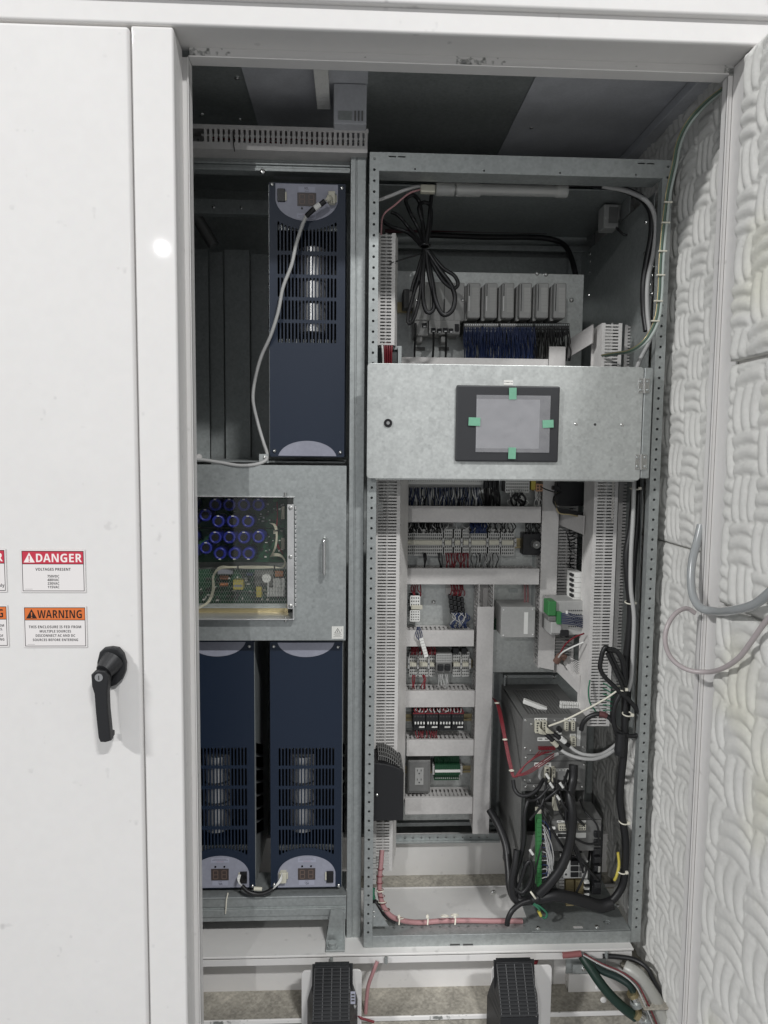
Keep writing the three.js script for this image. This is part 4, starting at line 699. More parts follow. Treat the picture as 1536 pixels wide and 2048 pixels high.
{ // controller and its input modules
  const zf = -.565, b = R(829, 564, 929, 641, zf), t = thing('controller', 'grey controller unit behind the coiled black cable', 'controller', V((b.x0 + b.x1) / 2, P(880, 670, zf).y, ZP));
  mesh(t, 'body', bx(b.x0, b.x1, b.y0, b.y1, ZP + .01, zf, .004), M.plc);
  mesh(t, 'cover_seam', [860.5, 888, 908].map(x => pb(x, 567, x + 1.2, 640, zf + .0006, .002)), M.greyUnit);
  const f = mesh(t, 'port_block', [pb(829, 641, 856, 671, zf - .006, .08, .002), pb(858, 639, 920, 668, zf - .002, .08, .002)], M.plc);
  for (const [a, c] of [[844, 646], [862, 656], [874, 657], [886, 656], [897, 657]]) { mesh(f, 'port', pb(a, c, a + 9.5, c + 9, zf - .0012, .002), M.blackGloss); mesh(f, 'port_contact', pb(a + 3, c + 5.5, a + 8, c + 8.3, zf - .0006, .002), M.steel); }
  mesh(f, 'port', pb(909.5, 648, 918, 663, zf - .0008, .002), M.blackGloss);
  for (const x of [834, 925]) mesh(t, 'screw', head(P(x, 601, zf + .0005), .0045), M.steel); mesh(t, 'slot_mark', pb(887, 598, 890, 630, zf + .001, .002), M.termDark);
  for (const x of [838, 888]) mesh(t, 'foot_clip', pb(x - 6, 672, x + 7, 685, zf - .02, .05, .003), M.plc);
  decalPair([[831, 694, 850, 701], [877, 694, 898, 701]]);
  function decalPair(a) { for (const r of a) mesh(t, 'rail_tag', pb(...r, ZP + .006, .002), M.greyUnit); }
  const left = thing('end_clamp', 'dark end clamp left of the grey controller', 'clamp', P(817, 615, ZP)); mesh(left, 'body', pb(806, 578, 829, 616, -.60, .05, .004), M.greyUnit);
  const xs = [[935, 961], [970, 995], [1004, 1029], [1039, 1064], [1073, 1098], [1108, 1133]];
  xs.forEach(([a, c], i) => {
    const q = R(a, 565, c, 636, zf + .004), num = ['first', 'second', 'third', 'fourth', 'fifth', 'sixth'][i];
    const m = thing('input_module', num + ' slim grey module counted from the controller', 'module', V((q.x0 + q.x1) / 2, q.y0, ZP), 'slim modules beside the controller');
    mesh(m, 'body', bx(q.x0, q.x1, q.y0, q.y1, ZP + .01, zf + .004, .005), M.plc); mesh(m, 'shoulder', pb(a - 7, 572, a, 642, zf - .018, .07, .003), M.plc);
    const rows = i < 3 ? 16 : 7, card = [], lines = [], y0 = 575, y1 = 625; for (let k = 0; k < rows; k++) { const h = (y1 - y0) / rows; card.push(pb(a + 9.5, y0 + k * h + .35, c - 3, y0 + (k + 1) * h - .35, zf + .0048, .0012)); }
    mesh(m, 'label_card', card, mat(L(.50, .50, .48), { roughness: .7 }), undefined, 'stuff'); mesh(m, 'lamp_slit', pb(a + 3, 568, a + 4.6, i < 3 ? 622 : 622, zf + .0046, .001), M.termDark);
    if (i < 3) mesh(m, 'lamp_lens', pb(a + 2.4, 592, a + 4.2, 622, zf + .005, .001), M.paper);
    const tb = mesh(m, 'terminal_base', pb(a - 8, 646, c + 6, 667, zf - .015, .07, .001), i < 3 ? M.greyUnit : M.termDark);
    const sc = []; for (let r = 0; r < 3; r++) for (let k = 0; k < 9; k++) sc.push(pb(a - 6 + k * 4.2, 648 + r * 6.5, a - 3.5 + k * 4.2, 651 + r * 6.5, zf - .014, .003)); mesh(tb, 'terminal_screws', sc, i < 3 ? M.alu : M.galv, undefined, 'stuff');
    mesh(m, 'leads', [...wires(a - 7, c + 6, 654, 722, zf - .010, zf - .03, 14, .0015), ...wires(a - 7, c + 6, 662, 722, zf - .004, zf - .02, i < 4 ? 14 : 8, .0015)], i < 4 ? M.blue : M.cable, i < 4 ? 'dark blue signal leads' : 'black signal leads', 'stuff');
  });
  cable('data_cable', 'black data cable hanging from the left port of the controller', 'cable', [[831, 646, -.56], [831, 670, -.56], [829, 700, -.575], [829, 722, -.59]], .003, M.cable, 'data cables under the controller');
  cable('data_cable', 'black data cable hanging from the second port of the controller', 'cable', [[867, 664, -.555], [867, 690, -.57], [865, 722, -.59]], .003, M.cable, 'data cables under the controller');
  cable('data_cable', 'black data cable hanging from the middle port of the controller', 'cable', [[892, 664, -.555], [892, 690, -.57], [891, 722, -.59]], .003, M.cable, 'data cables under the controller');
  const w = thing('red_wires', 'thick red wires entering the block behind the left post', 'wires', P(770, 728, -.44)), g = []; for (let i = 0; i < 5; i++) g.push(tube([P(764 + i * 5, 686, -.445), P(765 + i * 4.5, 700, -.44), P(766 + i * 4, 728, -.45)], .0028, 10, 8)); mesh(w, 'leads', g.slice(1), M.red); mesh(w, 'white_lead', g.slice(0, 1), M.paper);
  const bb = thing('cable_entry', 'grey cable entry frame beside the red wires', 'frame', P(800, 728, -.46)); mesh(bb, 'frame', [pb(784, 692, 803, 699, -.47, .05), pb(796, 692, 803, 735, -.46, .05)], M.galv);
}
// ================================================================ terminal rows on the lower plate
function lattice(x0, x1, y0, y1, z, n, m, bar = .3, th = .003) {    // pale grid of a terminal face over dark entries
  const gs = [], w = (x1 - x0) / n, h = (y1 - y0) / m;
  for (let i = 0; i <= n; i++) gs.push(bx(x0 + i * w - w * bar / 2, x0 + i * w + w * bar / 2, y0, y1, z - th, z));
  for (let j = 0; j <= m; j++) gs.push(bx(x0, x1, y0 + j * h - h * bar / 2, y0 + j * h + h * bar / 2, z - th, z - .0003));
  return gs;
}
function terminalGroup(label, a, c, top, mid0, mid1, bot, z, group) {
  const t = thing('terminal_block', label, 'terminal block', P((a + c) / 2, bot, ZP), group), n = Math.max(2, Math.round((c - a) / 4));
  const up = R(a, top, c, mid0, z - .012), lo = R(a, mid1, c, bot, z - .012);
  mesh(t, 'housing', [bx(up.x0, up.x1, up.y0, up.y1, ZP + .008, z - .0148), bx(lo.x0, lo.x1, lo.y0, lo.y1, ZP + .008, z - .0148)], M.termDark);
  mesh(t, 'clamp_face', lattice(up.x0, up.x1, up.y0, up.y1, z - .012, n, 3, .42), M.term, undefined, 'stuff'); mesh(t, 'clamp_face', lattice(lo.x0, lo.x1, lo.y0, lo.y1, z - .012, n, 3, .42), M.term, undefined, 'stuff');
  const mk = R(a + 1, mid0 + 1, c - 1, mid1 - 1, z), tags = []; for (let i = 0; i < n; i++) { const w = (mk.x1 - mk.x0) / n; tags.push(bx(mk.x0 + i * w + .0002, mk.x0 + (i + 1) * w - .0002, mk.y0, mk.y1, z - .02, z)); }
  mesh(t, 'marker_strip', tags, M.cream, undefined, 'stuff'); return t;
}
function endClamp(label, x, y0, y1, z) { const t = thing('rail_clamp', label, 'clamp', P(x, y1, ZP), 'rail clamps between terminal blocks'); mesh(t, 'body', pb(x - 2.2, y0, x + 2.2, y1, z + .002, .05, .001), M.plc); mesh(t, 'screw', head(P(x, (y0 + y1) / 2, z + .0024), .002), M.termDark); }
function rail(label, x0, x1, y0, y1) { const t = thing('mounting_rail', label, 'rail', P(x0, y1, ZP), 'mounting rails'); const q = R(x0, y0, x1, y1, ZP + .01); mesh(t, 'channel', [bx(q.x0, q.x1, q.y0, q.y0 + .006, ZP + .008, ZP + .01), bx(q.x0, q.x1, q.y1 - .006, q.y1, ZP + .008, ZP + .01), bx(q.x0, q.x1, q.y0 + .006, q.y1 - .006, ZP + .002, ZP + .004)], M.brass); }
rail('brass toned mounting rail of the long terminal row', 800, 1070, 1076, 1096);
rail('brass toned mounting rail behind the black relays', 800, 945, 1428, 1442);
rail('brass toned mounting rail of the green terminals', 800, 945, 1532, 1546);
rail('brass toned mounting rail of the short terminal row', 808, 945, 1320, 1336);
const ZT = -.605;
{
  const t = thing('terminal_strip', 'pale terminal strip just below the screen panel', 'terminal strip', P(890, 978, ZP)), q = R(815, 950, 966, 978, ZT);
  mesh(t, 'housing', bx(q.x0, q.x1, q.y0, q.y1, ZP + .005, ZT - .002), M.plc); const q2 = R(815, 958, 966, 966, ZT + .002); mesh(t, 'marker_strip', lattice(q2.x0, q2.x1, q2.y0, q2.y1, ZT + .001, 36, 1, .7), M.paper, undefined, 'stuff');
  const q3 = R(815, 967, 966, 977, ZT + .001); mesh(t, 'clamp_face', lattice(q3.x0, q3.x1, q3.y0, q3.y1, ZT, 36, 1, .5), M.plc, undefined, 'stuff');
  const u = thing('signal_wires', 'white and blue signal wires dropping from the pale terminal strip', 'wires', P(890, 1012, ZT)); mesh(u, 'pale_leads', wires(815, 958, 975, 1016, ZT, ZT - .01, 26, .0014, .0028), M.paper, undefined, 'stuff'); mesh(u, 'blue_leads', wires(815, 960, 975, 1016, ZT + .002, ZT - .008, 40, .0015, .0028), M.blue, undefined, 'stuff'); mesh(u, 'dark_leads', wires(815, 965, 975, 1016, ZT + .004, ZT - .006, 18, .0015, .0028), M.cable, undefined, 'stuff');
  const v = thing('black_wires', 'dense bunch of black wires beside the pale terminal strip', 'wires', P(983, 1012, ZT)); mesh(v, 'leads', wires(968, 998, 955, 1016, ZT + .01, ZT - .01, 26, .0019, .0028), M.cable, undefined, 'stuff'); mesh(v, 'plugs', [972, 980, 988].map(x => pb(x - 3, 958, x + 4, 976, ZT + .02, .03, .002)), M.black, undefined, 'stuff');
  const w = thing('terminal_block', 'white terminal block right of the black wire bunch', 'terminal block', P(1035, 985, ZP)), k = R(1012, 952, 1058, 984, ZT + .005);
  mesh(w, 'housing', bx(k.x0, k.x1, k.y0, k.y1, ZP, ZT + .002), M.termDark); mesh(w, 'clamp_face', lattice(k.x0, k.x1, k.y0, k.y1, ZT + .005, 11, 5, .45), M.paper, undefined, 'stuff');
  mesh(w, 'leads', [...wires(1020, 1050, 980, 1014, ZT + .01, ZT, 10, .0012, .02)], M.paper, undefined, 'stuff');
  const lug = thing('black_lugs', 'tangle of black lugs under the white terminal block', 'wires', P(1035, 1012, ZT)); mesh(lug, 'leads', wires(1028, 1046, 986, 1016, ZT + .015, ZT, 7, .0032, .014), M.cable);
  const y = thing('terminal_block', 'yellow and orange terminals beside the upright duct', 'terminal block', P(1075, 985, ZP)); mesh(y, 'yellow_part', pb(1062, 952, 1072, 980, ZT, .05, .002), M.yellow); const o = mesh(y, 'orange_part', pb(1072, 968, 1086, 983, ZT + .005, .05, .001), mat(L(.62, .36, .22))); mesh(o, 'entries', [0, 1, 2, 3].map(i => pb(1074.5 + (i % 2) * 6, 971 + (i > 1 ? 6 : 0), 1077.5 + (i % 2) * 6, 974 + (i > 1 ? 6 : 0), ZT + .0056, .002)), M.termDark, undefined, 'stuff');
  mesh(y, 'leads', wires(1068, 1080, 980, 1014, ZT, ZT - .01, 5, .0014, .01), M.paper);
}
[[815, 885, 'widest terminal block at the left of the long row'], [889, 904, 'terminal block with red leads, second in the long row'], [909, 921, 'small terminal block, third in the long row'], [926, 938, 'small terminal block, fourth in the long row'], [942, 972.5, 'terminal block with dark blue leads on top, fifth in the long row'], [977.5, 999, 'terminal block, sixth in the long row'], [1003, 1028, 'terminal block at the right end of the long row']].forEach(([a, c, l]) => terminalGroup(l, a, c, 1060, 1080, 1090.5, 1110, ZT, 'terminal blocks of the long row'));
[[886.5, 'first'], [906.5, 'second'], [923.5, 'third'], [940, 'fourth'], [975, 'fifth'], [1001, 'sixth'], [1031, 'seventh']].forEach(([x, n]) => endClamp(n + ' rail clamp from the left in the long terminal row', x, 1077, 1094, ZT));
{
  const z = ZT - .01, w = thing('upper_leads', 'dark leads fanning out above the long terminal row', 'wires', P(920, 1060, z));
  mesh(w, 'dark_leads', [...wires(815, 885, 1046, 1066, z - .02, z, 34, .0016, .0028), ...wires(940, 1030, 1046, 1066, z - .02, z, 16, .0016, .008)], M.cable, undefined, 'stuff'); mesh(w, 'blue_leads', wires(941, 972, 1044, 1066, z - .01, z + .004, 26, .0018, .006), M.blue, undefined, 'stuff'); mesh(w, 'pale_leads', wires(815, 1020, 1046, 1064, z - .01, z, 14, .0013, .0028), M.greyCable, undefined, 'stuff');
  const v = thing('lower_leads', 'red and grey leads dropping from the long terminal row', 'wires', P(920, 1135, z)); mesh(v, 'red_leads', wires(890, 938, 1106, 1140, z, z + .005, 15, .0017, .004), M.red, undefined, 'stuff'); mesh(v, 'dark_leads', [...wires(846, 852, 1106, 1140, z, z, 3, .0022, .002), ...wires(876, 884, 1106, 1140, z, z, 3, .0015, .004), ...wires(942, 995, 1106, 1140, z, z, 9, .0013, .006)], M.cable, undefined, 'stuff');
  mesh(v, 'grey_leads', wires(955, 998, 1106, 1140, z, z, 8, .0013, .006), M.greyCable, undefined, 'stuff');
  const tg = thing('plate_label', 'grey name plate above the long terminal row', 'label', P(896, 1052, ZP)); mesh(tg, 'plate', pb(886, 1045, 907, 1056, ZP + .004, .002), M.duct); mesh(tg, 'text_field', pb(888, 1047, 905, 1053, ZP + .0046, .001), M.greyUnit);
  const k = thing('rotary_switch', 'dark round rotary switch at the right end of the long row', 'switch', P(1062, 1105, ZP)); mesh(k, 'body', pb(1046, 1066, 1086, 1110, -.62, .04, .003), M.black); const c = P(1070, 1088, -.62); mesh(k, 'knob', [rod(c, V(c.x, c.y, -.60), .013, .011, 20)], M.greyUnit); mesh(k, 'screw', head(V(c.x, c.y, -.6), .004), M.steel); mesh(k, 'leads', wires(1050, 1075, 1046, 1068, -.62, -.62, 10, .0016, .01), M.cable, undefined, 'stuff');
}
{ // loose blocks on the middle field
  const z = -.61, t = thing('terminal_block', 'small white terminal block with a cream marker on the middle field', 'terminal block', P(830, 1243, ZP)); const q = R(821, 1193, 839, 1242, z); mesh(t, 'housing', bx(q.x0, q.x1, q.y0, q.y1, ZP, z - .003), M.termDark); mesh(t, 'clamp_face', [...lattice(q.x0, q.x1, q.y0, q.y0 + (q.y1 - q.y0) * .42, z, 4, 4, .5), ...lattice(q.x0, q.x1, q.y0 + (q.y1 - q.y0) * .6, q.y1, z, 4, 3, .5)], M.paper, undefined, 'stuff'); mesh(t, 'marker', pb(822, 1211, 845, 1219, z + .003, .01, .001), M.cream); mesh(t, 'leads', wires(824, 842, 1168, 1196, z, z - .01, 5, .0018, .006), M.red);
  const u = thing('splice_bank', 'bank of black splice connectors with red leads above and blue below', 'connector', P(915, 1245, ZP)); mesh(u, 'backing', pb(892, 1168, 928, 1190, ZP + .008, .006), M.duct);
  for (let i = 0; i < 4; i++) { const x = 901 + i * 8; const g = []; for (let r = 0; r < 4; r++) g.push(pb(x - 3.4 + r * 1.1, 1190 + r * 10 + i * 2, x + 3.2 + r * 1.1, 1199 + r * 10 + i * 2, -.615 + r * .002, .02, .002)); mesh(u, 'splice', g, M.black); }
  mesh(u, 'red_leads', wires(900, 926, 1168, 1192, -.62, -.62, 12, .0017, .004), M.red, undefined, 'stuff'); mesh(u, 'blue_leads', wires(902, 934, 1226, 1256, -.61, -.60, 12, .0019, .016), M.blue, undefined, 'stuff'); mesh(u, 'pale_leads', wires(900, 934, 1226, 1252, -.605, -.60, 6, .0013, .016), M.greyCable, undefined, 'stuff');
  const v = thing('wire_marker', 'loose white wire marker strip hanging on blue wires', 'wire marker', P(846, 1312, -.57)), pts = [[838, 1254, -.59], [840, 1270, -.57], [845, 1290, -.568], [852, 1312, -.567]].map(a => P(...a)); const ws = []; for (let i = 0; i < 4; i++) ws.push(tube([V(pts[0].x + i * .002 - .004, pts[0].y, pts[0].z), V(pts[1].x - .012 + i * .006, pts[1].y, pts[1].z), V(pts[1].x + .002, pts[1].y - .02, pts[1].z)], .0012, 10, 5)); mesh(v, 'leads', ws, M.blue, undefined, 'stuff');
  const a = P(842, 1276, -.566), b = P(853, 1314, -.566), n = 7; for (let i = 0; i < n; i++) { const c = a.clone().lerp(b, (i + .5) / n), g = bx(-.006, .006, -.0036, .0036, -.003, .003, .0006); g.rotateZ(.28).translate(c.x, c.y, c.z); mesh(v, 'marker', g, M.paper); }
}
[[819, 834, 'terminal block at the left of the short row'], [838, 856, 'terminal block under the hanging wire marker'], [859, 870, 'slim terminal block left of the fuse holder'], [906, 921, 'terminal block right of the fuse holder'], [924, 938, 'terminal block at the right of the short row']].forEach(([a, c, l]) => terminalGroup(l, a, c, 1305, 1325, 1334, 1352, ZT, 'terminal blocks of the short row'));
[[817.5, 'first'], [836, 'second'], [857.5, 'third'], [922.5, 'fourth'], [940, 'fifth']].forEach(([x, n]) => endClamp(n + ' rail clamp from the left in the short terminal row', x, 1318, 1338, ZT));
{
  const z = ZT, f = thing('fuse_holder', 'grey fuse holder in the middle of the short row', 'fuse holder', P(888, 1350, ZP)); mesh(f, 'body', pb(872, 1307, 904, 1346, z + .012, .06, .002), M.greyUnit); const q = R(873, 1309, 903, 1324, z + .014); mesh(f, 'clamp_face', lattice(q.x0, q.x1, q.y0, q.y1, z + .0135, 9, 3, .45), M.plc, undefined, 'stuff'); for (const x of [876, 890]) mesh(f, 'fuse_lever', pb(x, 1330, x + 11, 1342, z + .02, .02, .002), M.black);
  mesh(f, 'leads', wires(874, 898, 1344, 1376, z, z + .01, 7, .0014, .004), M.greyCable, undefined, 'stuff');
  const w = thing('red_leads', 'red leads around the short terminal row', 'wires', P(845, 1376, z)); mesh(w, 'upper_leads', [...wires(822, 836, 1293, 1310, z - .01, z - .008, 9, .0016), ...wires(840, 870, 1293, 1310, z - .01, z - .008, 12, .0016)], M.red, undefined, 'stuff'); mesh(w, 'lower_leads', [...wires(824, 831, 1350, 1378, z, z + .012, 3, .0018), ...wires(844, 850, 1350, 1378, z, z + .012, 3, .0018)], M.red, undefined, 'stuff');
  const k = thing('black_plugs', 'black plugs feeding the right end of the short row', 'plug', P(920, 1305, z)); mesh(k, 'plug', pb(906, 1296, 918, 1308, z - .004, .03, .002), M.black); mesh(k, 'plug', pb(923, 1296, 934, 1308, z - .004, .03, .002), M.black);
}
{ // black relay row
  const z = -.59; for (let i = 0; i < 4; i++) { const a = 826 + i * 25.6, c = a + 25, n = ['leftmost black relay of the row of four', 'second black relay from the left', 'third black relay from the left', 'rightmost black relay of the row of four'][i];
    const t = thing('relay', n, 'relay', P(a + 12, 1462, ZP), 'black relays'); mesh(t, 'body', [pb(a, 1423, c, 1446, z + .004, .06, .002), pb(a, 1446, c, 1461, z - .008, .05, .002)], M.black); mesh(t, 'red_bar', pb(a, 1425.5, c, 1428, z + .0052, .004), M.red);
    for (let k = 0; k < 4; k++) mesh(t, 'lever', pb(a + 3.2 + k * 5.8, 1444, a + 6.2 + k * 5.8, 1449, z + .006, .012, .001), M.paper); mesh(t, 'name_tag', pb(a + 12, 1452.6, a + 23, 1455.6, z - .0072, .002), M.paper);
    for (let k = 0; k < 4; k++) mesh(t, 'entry', pb(a + 2.6 + k * 5.8, 1431.5, a + 6 + k * 5.8, 1434.5, z + .0046, .002), M.termDark); }
  const w = thing('relay_leads', 'red and dark leads entering the black relays', 'wires', P(878, 1480, z)); mesh(w, 'upper_leads', wires(828, 925, 1414, 1426, z - .006, z - .004, 20, .0019), M.red, undefined, 'stuff'); mesh(w, 'pale_ferrules', wires(830, 925, 1416, 1425, z - .002, z, 14, .0017), M.greyCable, undefined, 'stuff'); mesh(w, 'lower_leads', wires(828, 876, 1460, 1478, z - .02, z - .01, 9, .0017), M.red, undefined, 'stuff');
}
{ // socket outlet and green terminals
  const z = -.60, t = thing('socket_outlet', 'grey twin socket outlet box below the relays', 'socket outlet', P(838, 1586, ZP)); mesh(t, 'box', pb(815, 1520, 861, 1587, z, .055, .004), M.greyUnit); mesh(t, 'cover_plate', pb(818, 1523, 857, 1583, z + .003, .003, .0015), M.greyUnit); const f = mesh(t, 'socket_face', pb(830, 1536, 847, 1570, z + .005, .003, .001), M.plc);
  for (const y of [1543, 1561]) { mesh(f, 'blade_slot', pb(834, y - 4, 835.4, y, z + .0054, .001), M.termDark); mesh(f, 'blade_slot', pb(841.5, y - 4, 843, y, z + .0054, .001), M.termDark); const p = P(838.5, y + 4, z + .0052); mesh(f, 'earth_hole', rod(p, V(p.x, p.y, p.z + .0006), .0022, .0022, 12), M.termDark); }
  const g = thing('green_terminals', 'row of green earth terminals with a white marker strip', 'terminal block', P(895, 1566, ZP)); const q = R(870, 1514, 920, 1565, -.61); const n = 13, w = (q.x1 - q.x0) / n;
  for (let i = 0; i < n; i++) mesh(g, 'terminal', [bx(q.x0 + i * w + .0003, q.x0 + (i + 1) * w - .0003, q.y0, q.y1, ZP, -.625), bx(q.x0 + i * w + .0003, q.x0 + (i + 1) * w - .0003, q.y0 + (q.y1 - q.y0) * .3, q.y0 + (q.y1 - q.y0) * .7, -.625, -.61)], M.deepGreen);
  const es = []; for (let i = 0; i < n; i++) for (const y of [1534, 1556]) { const p = P(870 + (i + .5) * 50 / n, y, -.6245); es.push(rod(p, V(p.x, p.y, p.z + .001), .0017, .0017, 8)); } mesh(g, 'clamp_screws', es, M.term, undefined, 'stuff');
  mesh(g, 'marker_strip', pb(870, 1540, 921, 1545, -.607, .004, .0005), M.paper); for (const x of [867, 923]) mesh(g, 'end_clamp', pb(x - 2, 1532, x + 2, 1550, -.606, .05, .001), M.plc);
  const l = thing('green_leads', 'dark green leads entering the earth terminals', 'wires', P(890, 1514, -.6)); mesh(l, 'leads', wires(874, 900, 1511, 1526, -.62, -.622, 5, .0022, .006), M.deepGreen);
}
{ // black heater on the left post: curved grille above a flat front
  const z0 = -.47, z1 = -.35, a = P(746, 1580, z1), q = R(745, 1508, 806, 1640, z1), t = thing('fan_heater', 'black fan heater with a curved grille on the left post', 'heater', V(q.x0, q.y0, z0));
  const yk = P(775, 1540, z1).y, s = new THREE.Shape(); s.moveTo(q.x0 + .004, q.y0); s.lineTo(q.x1, q.y0); s.lineTo(q.x1, yk - .01); s.bezierCurveTo(q.x1 - .004, yk + .002, q.x1 - .03, yk + .012, q.x0 + .016, yk + .016); s.lineTo(q.x0 + .004, yk + .016); s.closePath();
  mesh(t, 'body', flat(new THREE.ExtrudeGeometry(s, { depth: .11, bevelEnabled: true, bevelSize: .002, bevelThickness: .002, bevelSegments: 2, curveSegments: 12 })).translate(0, 0, z1 - .112), M.black);
  const bars = []; for (let i = 0; i < 12; i++) { const u = i / 11, x = q.x0 + .016 + (q.x1 - q.x0 - .018) * u, yy = yk + .033 - .036 * u * u; bars.push(bx(x - .0012, x + .0012, yy - .012, yy + .003, z1 - .095, z1 - .012)); } for (let k = 0; k < 4; k++) for (let i = 0; i < 11; i++) { const u = (i + .5) / 11, x = q.x0 + .016 + (q.x1 - q.x0 - .018) * u, yy = yk + .033 - .036 * u * u, L2 = (q.x1 - q.x0 - .018) / 11; bars.push(bx(x - L2 / 2, x + L2 / 2, yy, yy + .002, z1 - .09 + k * .026, z1 - .087 + k * .026)); }
  mesh(t, 'grille', bars, M.greyUnit); mesh(t, 'mounting_edge', bx(q.x0 - .002, q.x0 + .004, q.y0 + .01, yk + .03, z1 - .1, z1 + .001, .001), M.greyUnit); mesh(t, 'screw', head(P(754, 1590, z1 + .0035), .0035), M.steel);
}
{ // grey junction box
  const z = -.545, t = thing('junction_box', 'small grey metal junction box with a white label', 'junction box', P(1036, 1276, ZP)); const q = R(1002, 1214, 1070, 1275, z); mesh(t, 'box', bx(q.x0 + .002, q.x1 - .002, q.y0 + .002, q.y1 - .002, ZP + .004, z - .003, .002), M.plc); const lid = mesh(t, 'lid', bx(q.x0, q.x1, q.y0, q.y1, z - .004, z, .0015), M.plc);
  for (const [x, y] of [[1007, 1220], [1066, 1219], [1007, 1271], [1066, 1270]]) mesh(lid, 'screw', head(P(x, y, z + .0002), .0028), M.alu);
  mesh(lid, 'lid_label', pb(1048, 1224.5, 1056, 1268, z + .0006, .001), M.paper); mesh(t, 'fittings', [0, 1, 2, 3].map(i => pb(987, 1238 + i * 6, 993, 1242 + i * 6, ZP + .04, .03, .001)), M.deepGreen, undefined, 'stuff'); mesh(t, 'leads', [tube([P(1049, 1168, ZP + .012), P(1050, 1190, ZP + .02), P(1049, 1211, ZP + .05)], .003, 12, 8), tube([P(1055, 1168, ZP + .012), P(1056, 1190, ZP + .02), P(1055, 1211, ZP + .05)], .003, 12, 8)], M.pink);
  const l = thing('plate_label', 'faint grey name plate above the junction box', 'label', P(1026, 1185, ZP)); mesh(l, 'plate', pb(1018, 1178, 1036, 1185, ZP + .004, .002), M.galv);
}
